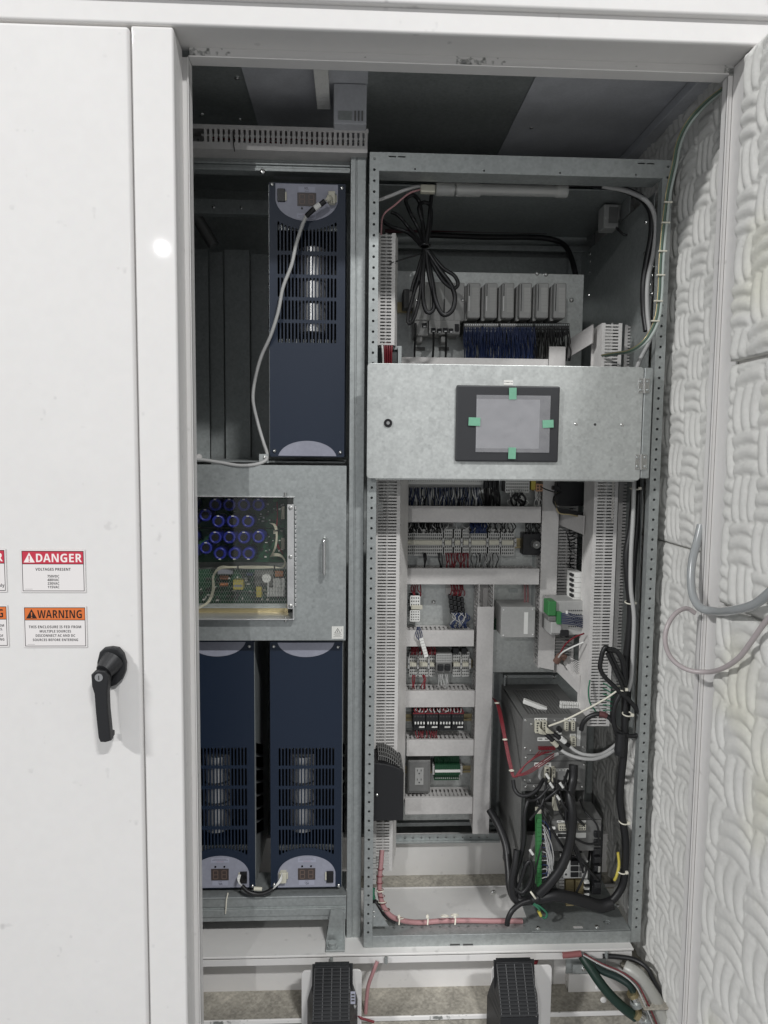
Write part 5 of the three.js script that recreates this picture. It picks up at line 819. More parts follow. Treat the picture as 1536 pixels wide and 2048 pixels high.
// ================================================================ right-hand side: relay unit, breakers, supplies
{
  const z = -.50, t = thing('relay_unit', 'grey relay unit with bright green terminals beside the right duct', 'relay unit', P(1130, 1275, z)); mesh(t, 'case', [pb(1101, 1202, 1168, 1270, z - .006, .09, .003)], M.plc); const c = mesh(t, 'terminal_cover', [pb(1096.5, 1203, 1113, 1232, z + .002, .05, .003)], M.termGreen); mesh(t, 'terminal_cover', pb(1096.5, 1233, 1113, 1243, z + .001, .05, .003), M.greyUnit); mesh(t, 'plug', pb(1115, 1225, 1124, 1249, z + .012, .03, .001), M.termGreen); mesh(t, 'base_block', pb(1102, 1244, 1124, 1268, z, .05, .004), M.plc); mesh(t, 'socket', pb(1121, 1261, 1138, 1273, z + .004, .03, .001), M.black);
  const hs = []; for (let r = 0; r < 5; r++) for (let k = 0; k < 7; k++) { const p = P(1138 + k * 4.3 + (r % 2) * 2.1, 1221 + r * 8, z - .0055); hs.push(rod(p, V(p.x, p.y, p.z + .0006), .002, .002, 8)); } mesh(t, 'vent_holes', hs, M.termDark, undefined, 'stuff'); const ws = []; for (let i = 0; i < 7; i++) ws.push(tube([P(1122, 1228 + i * 3, z + .012), P(1135, 1226 + i * 3.6, z + .018), P(1152, 1231 + i * 3.2, z + .012), P(1168, 1232 + i * 4, z)], .0013, 14, 6)); mesh(t, 'leads', ws, M.blue, undefined, 'stuff'); mesh(t, 'lead_tag', [pb(1132, 1222, 1136, 1228, z + .02, .004, .001)], M.paper);
  for (let i = 0; i < 6; i++) { const y = 1145 + i * 10.3, n = ['first', 'second', 'third', 'fourth', 'fifth', 'sixth'][i], b = thing('circuit_breaker', n + ' slim white breaker from the top beside the right duct', 'breaker', P(1155, y + 10, -.56), 'slim white breakers'); mesh(b, 'body', pb(1146, y, 1166, y + 9.8, -.53, .06, .001), M.paper); mesh(b, 'toggle', pb(1142.5, y + 2.5, 1148, y + 8, -.528, .02, .001), M.black); }
  const w = thing('loose_wires', 'thin dark wires between the upright duct and the right duct', 'wires', P(1150, 1140, -.58)), gs = []; for (let i = 0; i < 9; i++) gs.push(tube([P(1132 + rr(-3, 10), 1055 + i * 9, -.635), P(1140, 1060 + i * 9 + rr(-6, 8), -.60), P(1152, 1064 + i * 9 + rr(-6, 6), -.59), P(1166, 1062 + i * 9 + rr(-4, 8), -.56)], .0016, 12, 6)); mesh(w, 'leads', gs, M.cable, undefined, 'stuff');
  const k = thing('power_plug', 'black power block behind the yellow striped wires', 'plug', P(1140, 1015, -.58)); mesh(k, 'block', pb(1114, 964, 1168, 1012, -.57, .06, .004), M.black); mesh(k, 'lever', pb(1108, 972, 1122, 981, -.55, .03, .004), M.black);
  const yw = []; for (let i = 0; i < 5; i++) yw.push(tube([P(1122 - i, 984, -.55), P(1109 - i * .5, 992 + i, -.53), P(1107 + i, 1006 + i, -.525), P(1118, 1016 + i * 2.4, -.525), P(1140, 1021 + i * 2, -.525), P(1166, 1026 + i * 2.2, -.53)], .0021, 30, 7)); const yt = thing('earth_wires', 'yellow striped and black wires looping into the right duct', 'wires', P(1110, 1010, -.52)); mesh(yt, 'yellow_lead', yw.slice(4), M.brass); mesh(yt, 'dark_leads', yw.slice(0, 4), M.cable); cable('earth_wire', 'thin dark wire from the orange terminals to the black power block', 'wire', [[1082, 974, -.58], [1095, 980, -.56], [1108, 984, -.55]], .0018, M.cable);
  cable('red_wire', 'red wire rising under the green relay unit', 'wire', [[1116, 1318, -.53], [1130, 1290, -.5], [1150, 1274, -.47], [1168, 1267, -.45]], .0022, M.red); cable('white_wire', 'white wire rising under the green relay unit', 'wire', [[1116, 1316, -.53], [1126, 1304, -.49], [1145, 1294, -.47], [1168, 1284, -.45]], .0022, M.paper);
  const tp = thing('cable_wrap', 'brown tape wrap over the sloping ribbon of grey leads', 'tape', P(1124, 1320, -.54)); mesh(tp, 'wrap', tube([P(1112, 1324, -.54), P(1122, 1311, -.53), P(1130, 1316, -.53)], .010, 12, 10), mat(L(.16, .09, .07))); const rb = []; for (let i = 0; i < 12; i++) rb.push(tube([P(1128, 1308 + i * 1.8, -.55), P(1145, 1318 + i * 3, -.53), P(1168, 1328 + i * 5, -.5)], .0014, 10, 5)); mesh(tp, 'ribbon', rb, M.duct, undefined, 'stuff');
}
function perfSheet(u, v, th, cell, bar) { const gs = [], n = Math.round(u / cell), m = Math.round(v / cell); for (let i = 0; i <= n; i++) gs.push(bx(i * u / n - bar / 2, i * u / n + bar / 2, 0, v, -th, 0)); for (let j = 0; j <= m; j++) gs.push(bx(0, u, j * v / m - bar / 2, j * v / m + bar / 2, -th, -.0001)); return mergeGeometries(gs); }
const psu = { zf: -.43, zb: -.71 };
{ // tall perforated supply
  const { zf, zb } = psu, q = R(1044, 1436, 1172, 1580, zf), yb = P(1090, 1800, zf).y, t = thing('perforated_supply', 'grey perforated power supply cabinet at the lower right of the rack', 'power supply', V((q.x0 + q.x1) / 2, yb, zf));
  const G = M.greyUnit; mesh(t, 'front_panel', bx(q.x0, q.x1, q.y0 - .002, q.y1, zf - .002, zf, .0006), G); mesh(t, 'rear', bx(q.x0, q.x1, yb, q.y1, zb, zb + .002), G); mesh(t, 'right_side', bx(q.x1 - .0015, q.x1, yb, q.y1 - .001, zb + .002, zf - .002), G);
  const s = rrect(q.x0 + .0005, zb + .002, q.x1 - .0015, zf - .002, .0004); const hw = (q.x1 - q.x0), d = zf - zb; const hx0 = q.x0 + .02, hx1 = q.x1 - .03, hz0 = zb + .05, hz1 = zf - .03; s.holes.push(rrect(hx0, hz0, hx1, hz1, .001, THREE.Path));
  mesh(t, 'top', ext(s, .0015).rotateX(Math.PI / 2).scale(1, 1, -1).translate(0, q.y1, 0).scale(1, 1, -1), G); mesh(t, 'top_mesh', place(perfSheet(hx1 - hx0, hz1 - hz0, .001, .0088, .0026), V(hx0, q.y1 - .0008, hz1), XU, V(0, 0, -1)), G, undefined, 'stuff');
  mesh(t, 'left_side', place(perfSheet(d - .004, q.y1 - yb - .01, .001, .0072, .0034), V(q.x0 + .001, yb, zb + .002), ZU, YU), G, undefined, 'stuff'); mesh(t, 'left_lining', bx(q.x0 + .012, q.x0 + .013, yb, q.y1 - .004, zb + .01, zf - .01), M.galv);
  mesh(t, 'hanger', [pb(1008, 1350, 1116, 1357, zb + .01, .02, .001), pb(1008, 1350, 1011, 1372, zb + .03, .004)], M.galv); for (const x of [1012, 1108]) mesh(t, 'screw', head(P(x, 1354, zb + .013), .005), M.steel);
  const e = (x, y) => [1000 + x / 6.4, 1420 + y / 6.4], eb = (x0, y0, x1, y1, zz, dd, r = 0) => { const a = e(x0, y0), b = e(x1, y1); return pb(a[0], a[1], b[0], b[1], zz, dd, r); };
  for (const [a, b] of [[325, 135], [400, 182], [320, 486], [390, 523], [330, 612], [318, 898], [385, 900], [328, 985], [435, 980], [990, 898], [1048, 982], [1068, 480], [700, 135], [1075, 700]]) mesh(t, 'screw', head(P(...e(a, b), zf + .0005), .0036), M.steel);
  for (const [a, b, c, dd] of [[442, 103, 602, 148], [820, 103, 973, 146], [710, 272, 788, 313], [895, 304, 972, 350], [985, 218, 1030, 462], [480, 352, 826, 396], [440, 674, 655, 730], [720, 750, 912, 788]]) { const lb = mesh(t, 'port_label', eb(a, b, c, dd, zf + .0008, .0012), M.paper); const ln = []; for (let k = 0; k < 4; k++) ln.push(eb(a + 12 + k * (c - a - 20) / 4, b + (dd - b) * .35, a + 8 + (k + .65) * (c - a - 20) / 4, b + (dd - b) * .6, zf + .0011, .001)); mesh(lb, 'print', ln, M.termDark, undefined, 'stuff'); }
  for (const [a, b, c, dd] of [[455, 150, 520, 300], [545, 150, 605, 290], [835, 155, 880, 275], [920, 155, 965, 275], [915, 355, 975, 470], [580, 745, 640, 930], [670, 745, 712, 930]]) { const pl = mesh(t, 'connector', eb(a, b, c, dd, zf + .014, .014, .0015), M.cream); mesh(pl, 'pin_holes', [0, 1, 2, 3].map(k => eb(a + 14, b + 10 + k * (dd - b - 20) / 4, c - 18, b + 10 + (k + .55) * (dd - b - 20) / 4, zf + .0146, .002)), M.termDark, undefined, 'stuff'); }
  const fz = P(...e(750, 235), zf); mesh(t, 'fuse_cap', rod(fz, V(fz.x, fz.y, zf + .014), .0072, .0066, 18), M.black); for (const y of [570, 655, 940]) mesh(t, 'panel_seam', eb(345, y - 5, 1045, y + 3, zf + .0004, .001), M.termDark); mesh(t, 'power_inlet', eb(735, 790, 900, 900, zf + .006, .01, .002), M.alu); const ts = []; for (let k = 0; k < 8; k++) ts.push(eb(498 + k * 27, 478, 520 + k * 27, 515, zf + .008, .01)); mesh(t, 'red_terminals', ts, M.red, undefined, 'stuff');
  // grey leads that leave the two cream connectors
  const fan = (x0, y0, x1, y1) => { const g = []; for (let k = 0; k < 6; k++) g.push(tube([P(...e(x0, y0 + k * 17), zf + .014), P(...e(x0 + 20, y0 + 40 + k * 14), zf + .026), P(...e(x1, y1), zf + .022)], .0012, 12, 6)); return g; };
  const l1 = cable('grey_lead', 'grey lead from the first cream connector of the perforated supply', 'cable', [[...e(775, 505), zf + .022], [...e(830, 545), zf + .03], [...e(930, 590), zf + .04], [...e(1060, 622), zf + .05], [...e(1200, 628), zf + .05], [...e(1330, 595), zf + .045], [...e(1430, 540), zf + .04], [...e(1510, 480), zf + .03]], .0046, M.greyCable, 'grey leads of the perforated supply'); mesh(l1, 'boot', tube([P(...e(590, 310), zf + .02), P(...e(680, 395), zf + .026), P(...e(775, 500), zf + .022)], .006, 16, 10), M.cable); mesh(l1, 'cable_label', rod(P(...e(672, 398), zf + .027), P(...e(730, 458), zf + .026), .0068, .0068, 12), M.cream); mesh(l1, 'cores', fan(490, 190, 595, 315), M.cream, undefined, 'stuff');
  const l2 = cable('grey_lead', 'grey lead from the second cream connector of the perforated supply', 'cable', [[...e(885, 455), zf + .022], [...e(960, 520), zf + .03], [...e(1060, 565), zf + .04], [...e(1180, 580), zf + .045], [...e(1300, 565), zf + .04], [...e(1400, 510), zf + .035], [...e(1500, 430), zf + .03]], .0046, M.greyCable, 'grey leads of the perforated supply'); mesh(l2, 'boot', tube([P(...e(685, 295), zf + .02), P(...e(780, 375), zf + .026), P(...e(885, 455), zf + .022)], .006, 16, 10), M.cable); mesh(l2, 'cable_label', rod(P(...e(775, 360), zf + .028), P(...e(835, 408), zf + .027), .0072, .0072, 12), M.paper); mesh(l2, 'cores', fan(580, 185, 690, 298), M.cream, undefined, 'stuff');
  cable('grey_lead', 'short grey lead curving down the face of the perforated supply', 'cable', [[...e(742, 560), zf + .02], [...e(640, 610), zf + .03], [...e(560, 690), zf + .035], [...e(515, 770), zf + .03], [...e(508, 850), zf + .025], [...e(540, 900), zf + .02], [...e(600, 970), zf + .015]], .0044, M.greyCable, 'grey leads of the perforated supply');
  const rw = thing('red_wires', 'red wire bundle running up the left of the perforated supply', 'wires', P(1030, 1560, zf)), g = []; for (let k = 0; k < 5; k++) g.push(tube([P(985 + k * 1.6, 1396 + k, -.60), P(993 + k * 1.4, 1410, -.55), P(1000 + k * 1.5, 1440, -.5), P(1008 + k * 1.3, 1480, -.46), P(1018 + k * 1.4, 1530, -.42), P(1027 + k, 1555, -.40), P(1040 + k * 4, 1540 - k * 4, -.40), P(1060 + k * 5, 1522 - k * 3, -.40), P(1079 + k * 6, 1503, -.414)], .0014, 50, 6)); for (let k = 0; k < 3; k++) g.push(tube([P(1030, 1553, -.40), P(1055, 1548 - k * 3, -.39), P(1085, 1530 - k * 4, -.385), P(1108, 1515 - k * 4, -.40)], .0013, 24, 6)); mesh(rw, 'leads', g, M.red, undefined, 'stuff'); mesh(rw, 'ties', [[994, 1406, -.545], [1010, 1479, -.452], [1023, 1541, -.40]].map(a => flat(new THREE.TorusGeometry(.006, .0014, 6, 14)).rotateX(1.4).translate(...P(...a).toArray())), M.tie, undefined, 'stuff');
  cable('cable_tie', 'long cream cable tie stretched from the supply to the black cables', 'cable tie', [[1098, 1452, -.40], [1130, 1440, -.37], [1170, 1420, -.355], [1210, 1398, -.345], [1238, 1379, -.34]], .0024, M.tie);
  cable('black_lead', 'black lead looping under the red wires', 'cable', [[1026, 1560, -.40], [1030, 1580, -.39], [1040, 1590, -.38], [1058, 1590, -.375], [1075, 1578, -.38], [1086, 1560, -.40]], .0055, M.cable);
  const tl = thing('terminal_pair', 'two white terminal strips lying on the perforated supply', 'terminal strip', P(1110, 1420, -.5)); const a = P(1048, 1405, -.52), b = P(1092, 1421, -.5); { const g2 = bx(-.034, .034, -.006, .006, -.009, .009, .002); g2.rotateZ(-.32).rotateY(-.2).translate((a.x + b.x) / 2, P(1072, 1410, -.51).y, -.51); mesh(tl, 'strip', g2, M.paper); const g3 = []; for (let k = 0; k < 9; k++) for (let r = 0; r < 2; r++) g3.push(bx(k * .0065 - .026, k * .0065 - .021, r * .010 - .006, r * .010 + .002, -.006, .006, .0008)); mesh(tl, 'strip', mergeGeometries(g3).rotateZ(-.06).translate(P(1138, 1412, -.51).x, P(1138, 1412, -.51).y, -.51), M.paper); }
}
{ // second unit and the terminals at its foot
  const z = -.37, q = R(1100, 1638, 1202, 1702, z), t = thing('control_unit', 'dark grey control unit with white labels below the perforated supply', 'control unit', V((q.x0 + q.x1) / 2, q.y0, z)); mesh(t, 'front', bx(q.x0, q.x1, q.y0, q.y1, z - .08, z, .0012), M.greyUnit); const yb = P(1140, 1592, z - .085).y; mesh(t, 'top', ext(poly([[-z + .0, q.y1], [-z + .085, q.y1 + .004], [-z + .085, q.y1 - .003], [-z, q.y1 - .003]]), q.x1 - q.x0).rotateY(Math.PI / 2).scale(1, 1, 1).translate(q.x0, 0, 0), M.greyUnit);
  for (const [a, b, c, d] of [[1114, 1641, 1136, 1645], [1155, 1641, 1172, 1645], [1113, 1666, 1172, 1676]]) { const l = mesh(t, 'port_label', pb(a, b, c, d, z + .0008, .0012), M.paper); mesh(l, 'print', [pb(a + 2, b + 1.5, a + (c - a) * .4, d - 1.5, z + .0011, .001)], M.termDark); } for (const [a, b] of [[1118, 1651], [1157, 1650]]) { const k = mesh(t, 'connector', pb(a, b, a + 15, b + 11, z + .012, .012, .0015), M.cream); mesh(k, 'pin_holes', [0, 1, 2, 3, 4, 5].map(i => pb(a + 1.6 + (i % 3) * 4.5, b + 1.6 + (i > 2 ? 5 : 0), a + 4.2 + (i % 3) * 4.5, b + 4.2 + (i > 2 ? 5 : 0), z + .0126, .002)), M.termDark, undefined, 'stuff'); } mesh(t, 'lead_tag', rod(P(1098, 1656, z + .01), P(1110, 1656, z + .01), .004, .004, 10), M.paper); mesh(t, 'screw', head(P(1192, 1646, z + .0004), .0034), M.steel); mesh(t, 'seam', [rod(P(1079, 1592, z - .05), P(1102, 1636, z + .001), .0015, .0015, 6), rod(P(1102, 1636, z + .001), P(1101, 1700, z + .001), .0015, .0015, 6)], M.termDark);
  const pl = thing('cream_plug', 'cream plug with loose cores above the control unit', 'plug', P(1114, 1622, -.39)); mesh(pl, 'body', pb(1108, 1600, 1119, 1622, -.385, .02, .002), M.cream); const g = []; for (let i = 0; i < 5; i++) g.push(tube([P(1106 + i, 1588, -.38), P(1111 + i * 1.2, 1594, -.37), P(1112 + i, 1602, -.38)], .0012, 8, 6)); mesh(pl, 'cores', g, M.cream, undefined, 'stuff');
  const gs = thing('green_strip', 'tall bright green pluggable terminal strip at the lower right', 'terminal strip', P(1079, 1776, -.37)), n = 16, h = (1774 - 1628) / n; for (let i = 0; i < n; i++) mesh(gs, 'terminal', pb(1074, 1628 + i * h + .3, 1083.5, 1628 + (i + 1) * h - .3, -.365, .02, .0006), M.termGreen); mesh(gs, 'end_plate', pb(1074, 1621, 1083, 1628, -.366, .02, .001), M.cream); const lw = []; for (let i = 0; i < 14; i++) lw.push(tube([P(1083, 1640 + i * 9, -.368), P(1092 + rr(0, 5), 1650 + i * 8, -.36), P(1094 + rr(0, 8), 1690 + i * 5, -.36), P(1088 + rr(0, 8), 1770 + rr(0, 12), -.37)], .0014, 18, 6)); mesh(gs, 'pale_leads', lw.filter((_, i) => i % 2), M.greyCable, undefined, 'stuff'); mesh(gs, 'blue_leads', lw.filter((_, i) => !(i % 2)).map(x => x), M.blue, undefined, 'stuff');
  const bk = thing('breaker_trio', 'white framed trio of black fuses near the rack floor', 'fuse block', P(1150, 1762, -.37)); mesh(bk, 'frame', [pb(1127, 1722, 1176, 1757, -.372, .04, .002)], M.paper); for (let i = 0; i < 3; i++) { mesh(bk, 'fuse', pb(1142, 1722 + i * 12, 1157.5, 1731 + i * 12, -.368, .02, .001), M.black); mesh(bk, 'fuse_tag', pb(1159, 1722 + i * 12, 1163.5, 1731 + i * 12, -.369, .01, .0005), M.greyUnit); mesh(bk, 'fuse_tag', pb(1165, 1723 + i * 12, 1171, 1732 + i * 12, -.369, .01, .0005), M.paper); } for (const y of [1723, 1736, 1749]) mesh(bk, 'screw_hole', head(P(1132, y, -.3715), .003, .001), M.termDark);
  const br = thing('brass_terminals', 'two brass toned terminal combs at the rack floor', 'terminal strip', P(1150, 1812, -.38)); for (let i = 0; i < 14; i++) for (const x of [1132, 1151]) mesh(br, 'terminal', pb(x, 1761 + i * 3.7, x + 16, 1763.9 + i * 3.7, -.375, .03, .0004), M.brass);
  const wh = thing('white_terminals', 'small white and black terminals beside the brass combs', 'terminal strip', P(1173, 1796, -.37)); for (let i = 0; i < 5; i++) mesh(wh, 'terminal', pb(1169, 1764 + i * 6, 1179, 1768 + i * 6, -.37, .03, .0008), i % 2 ? M.black : M.paper); const gt = thing('grey_terminals', 'grey stepped terminals left of the brass combs', 'terminal strip', P(1123, 1780, -.38)); for (let i = 0; i < 6; i++) mesh(gt, 'terminal', pb(1118, 1750 + i * 6, 1129, 1754.5 + i * 6, -.38, .03, .0008), M.plc);
  const hb = thing('cable_comb', 'row of black plugs right of the control unit', 'plug', P(1195, 1790, -.38)); mesh(hb, 'backing', pb(1186, 1650, 1205, 1790, -.375, .02, .003), M.black); for (let i = 0; i < 7; i++) mesh(hb, 'plug', pb(1189, 1664 + i * 17, 1203, 1676 + i * 17, -.362, .03, .003), M.black); mesh(hb, 'bright_plate', pb(1196, 1733, 1201, 1745, -.36, .01, .001), M.steel);
  // base plate of the rack with the gear on it
  const a = P(1065, 1868, -.322), y = P(1150, 1864, -.322).y + .002, x0 = P(1062, 1862, -.33).x, x1 = rq.x0 - .002, fp = thing('base_plate', 'dark galvanised base plate at the right foot of the rack', 'base plate', V(x0, y, -.33)); const s = poly([[x0, .322], [x1, .322], [x1, .74], [x0, .74]]); s.holes.push(circ(P(1216, 1851, -.345).x, .352, .010)); mesh(fp, 'plate', ext(s, .002).rotateX(-Math.PI / 2).translate(0, y, 0), M.galv); for (const [px, zz] of [[1076, -.335], [1194, -.335], [1200, -.42], [1235, -.42]]) mesh(fp, 'screw', head(V(0, 0, 0), .0055).rotateX(-Math.PI / 2).translate(P(px, 1850, zz).x, y + .003, zz), M.steel); mesh(fp, 'name_tag', bx(P(1148, 1858, -.33).x, P(1166, 1858, -.33).x, y + .002, y + .0026, -.338, -.331), M.duct);
}
// ================================================================ heavy cables
const cbl = (label, pts, r, m = M.cable, group = 'black cables on the right of the rack') => cable('black_cable', label, 'cable', pts, r, m, group);
cbl('heavy black cable from under the top beam down the right post', [[1060, 362, -.42], [1150, 366, -.42], [1205, 370, -.43], [1250, 380, -.43], [1285, 398, -.42], [1302, 425, -.40], [1303, 470, -.39], [1294, 520, -.39], [1287, 570, -.39], [1288, 620, -.39], [1293, 662, -.38]], .0085);
cable('grey_cable', 'grey cable beside the heavy black cable on the right post', 'cable', [[1205, 372, -.415], [1260, 384, -.41], [1296, 405, -.40], [1311, 440, -.385], [1308, 500, -.38], [1296, 560, -.38], [1295, 620, -.38], [1300, 670, -.37]], .0058, M.greyCable);
cbl('black cable falling from the rear beam past the sixth module', [[860, 470, -.86], [960, 474, -.86], [1100, 478, -.86], [1128, 490, -.84], [1142, 515, -.80], [1151, 550, -.76], [1157, 600, -.72], [1157, 660, -.70], [1155, 705, -.68]], .0085);
cable('red_bundle', 'dark red wire bundle along the rear beam', 'wires', [[770, 462, -.9], [850, 460, -.9], [960, 460, -.9], [1100, 463, -.9], [1180, 462, -.9]], .0075, mat(L(.10, .035, .045)));
{ // earth leads on the right post
  const pts = (o, z = -.305) => [[1446, 176, -.14], [1410, 205, -.17], [1375, 245, -.20], [1356, 285, -.24], [1347, 330, -.28], [1336, 380, z], [1328, 440, z], [1321, 520, z], [1318, 590, z], [1311, 640, z], [1290, 680, z], [1262, 700, -.34], [1232, 706, -.4], [1205, 711, -.45]].map(([x, y, zz]) => [x + o, y + o * .25, zz]);
  const c = cable('earth_cable', 'green earth cable with cream ties climbing the right post', 'cable', pts(0), .0034, mat(L(.10, .16, .12))); mesh(c, 'yellow_stripe', tube(pts(-2.6).map(a => P(...a)), .0015, 90, 7), M.brass); const tg = []; for (const [x, y] of [[1336, 404], [1331, 445], [1325, 502], [1321, 550], [1316, 602], [1310, 642]]) tg.push(pb(x - 7, y - 2, x + 10, y + 1, -.297, .006, .001)); tg.forEach(g => mesh(c, 'tie', g, M.tie));
  cable('pale_cable', 'pale green grey cable beside the earth cable on the right post', 'cable', pts(6, -.302), .0032, mat(L(.45, .50, .47)));
  cable('grey_cable', 'grey cable dropping behind the swing panel at the right', 'cable', [[1310, 655, -.36], [1296, 690, -.36], [1278, 725, -.37], [1270, 760, -.38], [1268, 900, -.38], [1268, 970, -.37], [1266, 1040, -.365], [1262, 1110, -.36], [1262, 1180, -.355], [1268, 1230, -.355], [1266, 1300, -.355], [1262, 1360, -.355], [1256, 1382, -.35]], .0055, M.greyCable);
}
cbl('thick black cable hanging beside the long white duct', [[1272, 955, -.40], [1268, 1000, -.39], [1262, 1060, -.38], [1253, 1110, -.375], [1256, 1160, -.37], [1261, 1210, -.37], [1258, 1270, -.37], [1252, 1320, -.37], [1250, 1370, -.36], [1250, 1430, -.35], [1248, 1500, -.345], [1243, 1550, -.345], [1240, 1600, -.345], [1245, 1640, -.345], [1251, 1680, -.345], [1250, 1730, -.345], [1245, 1770, -.35], [1225, 1800, -.35], [1200, 1812, -.36]], .0098);
cbl('second black cable hanging behind the thick one', [[1278, 955, -.42], [1275, 1040, -.41], [1268, 1120, -.40], [1264, 1200, -.39], [1262, 1280, -.385], [1258, 1360, -.37], [1254, 1440, -.36]], .0075);
cbl('black cable tied in a long loop over the lower right duct', [[1250, 1372, -.34], [1236, 1340, -.335], [1222, 1310, -.335], [1212, 1294, -.335], [1206, 1302, -.335], [1202, 1318, -.335], [1200, 1335, -.335], [1208, 1352, -.335], [1226, 1370, -.335], [1244, 1388, -.335], [1258, 1400, -.335], [1274, 1420, -.335], [1288, 1440, -.333], [1290, 1455, -.333], [1282, 1468, -.333], [1264, 1472, -.335], [1244, 1468, -.337], [1230, 1455, -.338], [1226, 1435, -.338], [1230, 1410, -.338], [1240, 1388, -.338]], .0058);
cbl('short black cable loop beside the long tied loop', [[1214, 1298, -.33], [1232, 1302, -.333], [1244, 1320, -.336], [1248, 1345, -.34], [1250, 1372, -.345]], .0068);
cbl('thin black cable slanting through the tied loop', [[1214, 1306, -.328], [1228, 1336, -.328], [1240, 1362, -.33], [1250, 1390, -.335]], .0045);
cbl('black cable arching in front of the duct foot to the foam', [[1162, 1460, -.37], [1166, 1446, -.365], [1178, 1434, -.36], [1195, 1428, -.355], [1214, 1432, -.35], [1226, 1445, -.345], [1234, 1470, -.345]], .0062);
{ const t = thing('cable_joint', 'black in-line connector on the hanging cables', 'connector', P(1240, 1500, -.335)); mesh(t, 'body', [rod(P(1242, 1466, -.333), P(1240, 1500, -.333), .0115, .0145, 14), rod(P(1240, 1500, -.333), P(1239, 1510, -.333), .0145, .012, 14)], M.black); const w = thing('wrapping_tape', 'dark red tape round the arching black cable', 'tape', P(1205, 1432, -.35)); mesh(w, 'wrap', tube([P(1198, 1428, -.353), P(1206, 1429, -.351), P(1213, 1432, -.35)], .0078, 10, 12), mat(L(.13, .05, .05)));
  for (const [px, py, z, lab] of [[1245, 1379, -.334, 'cream tie round the cables at the long loop'], [1257, 1430, -.33, 'cream tie at the loop bottom'], [1250, 1646, -.335, 'cream tie on the thick black cable near the floor'], [1262, 1206, -.36, 'cream tie halfway down the thick black cable'], [1272, 977, -.375, 'pale clamp tie just under the swing panel'], [1246, 1745, -.335, 'cream tie above the floor bend of the thick black cable']]) { const p = P(px, py, z), k = thing('cable_tie', lab, 'cable tie', p, 'cable ties on the right bundle'); mesh(k, 'band', flat(new THREE.TorusGeometry(.0118, .0018, 6, 20)).rotateX(Math.PI / 2 + .2).translate(p.x, p.y, p.z - .008), M.tie); mesh(k, 'head', bx(p.x + .006, p.x + .013, p.y - .003, p.y + .004, p.z - .002, p.z + .005, .001), M.tie); }
}
cbl('very thick black cable curving along the rack floor', [[1068, 1800, -.36], [1085, 1795, -.35], [1110, 1790, -.345], [1140, 1795, -.345], [1170, 1803, -.345], [1200, 1812, -.35], [1225, 1806, -.35]], .0165);
cbl('thick black cable falling across the control unit', [[1147, 1530, -.40], [1146, 1560, -.39], [1140, 1590, -.37], [1144, 1620, -.355], [1143, 1660, -.35], [1136, 1700, -.345], [1122, 1735, -.34], [1100, 1765, -.34], [1078, 1788, -.345]], .0125);
cbl('thin black cable beside the thick one across the control unit', [[1130, 1552, -.40], [1134, 1590, -.37], [1132, 1640, -.36], [1143, 1680, -.355], [1155, 1710, -.355], [1165, 1735, -.36]], .0045);
cbl('black cable dropping from the upright duct to the rack floor', [[980, 1620, -.52], [998, 1652, -.48], [1012, 1690, -.44], [1018, 1740, -.40], [1022, 1780, -.37], [1034, 1800, -.36], [1068, 1800, -.355]], .0115);
cbl('black cable behind the green strip', [[1058, 1596, -.41], [1050, 1625, -.40], [1048, 1680, -.39], [1040, 1720, -.385], [1030, 1760, -.375], [1040, 1795, -.36]], .0062);
cbl('black looped leads left of the green strip', [[1030, 1790, -.36], [1042, 1760, -.36], [1052, 1730, -.36], [1060, 1722, -.36], [1064, 1735, -.36], [1060, 1765, -.355], [1044, 1785, -.355], [1028, 1775, -.36], [1024, 1745, -.37], [1030, 1715, -.38]], .0048);
cbl('black sleeve hanging at the left of the green strip', [[1034, 1700, -.38], [1030, 1730, -.37], [1024, 1760, -.365], [1026, 1790, -.36], [1036, 1806, -.355]], .0095);
cbl('black cable leaving under the floor bundle towards the front beam', [[1062, 1800, -.35], [1040, 1808, -.345], [1024, 1822, -.338], [1016, 1838, -.335], [1014, 1850, -.335]], .007);
cbl('thin lead bundle along the foot of the control unit', [[1143, 1672, -.35], [1160, 1682, -.352], [1176, 1688, -.355], [1196, 1686, -.36]], .003);
cbl('black leads entering the fuses', [[1146, 1684, -.352], [1158, 1706, -.352], [1163, 1722, -.356], [1166, 1745, -.36]], .003);
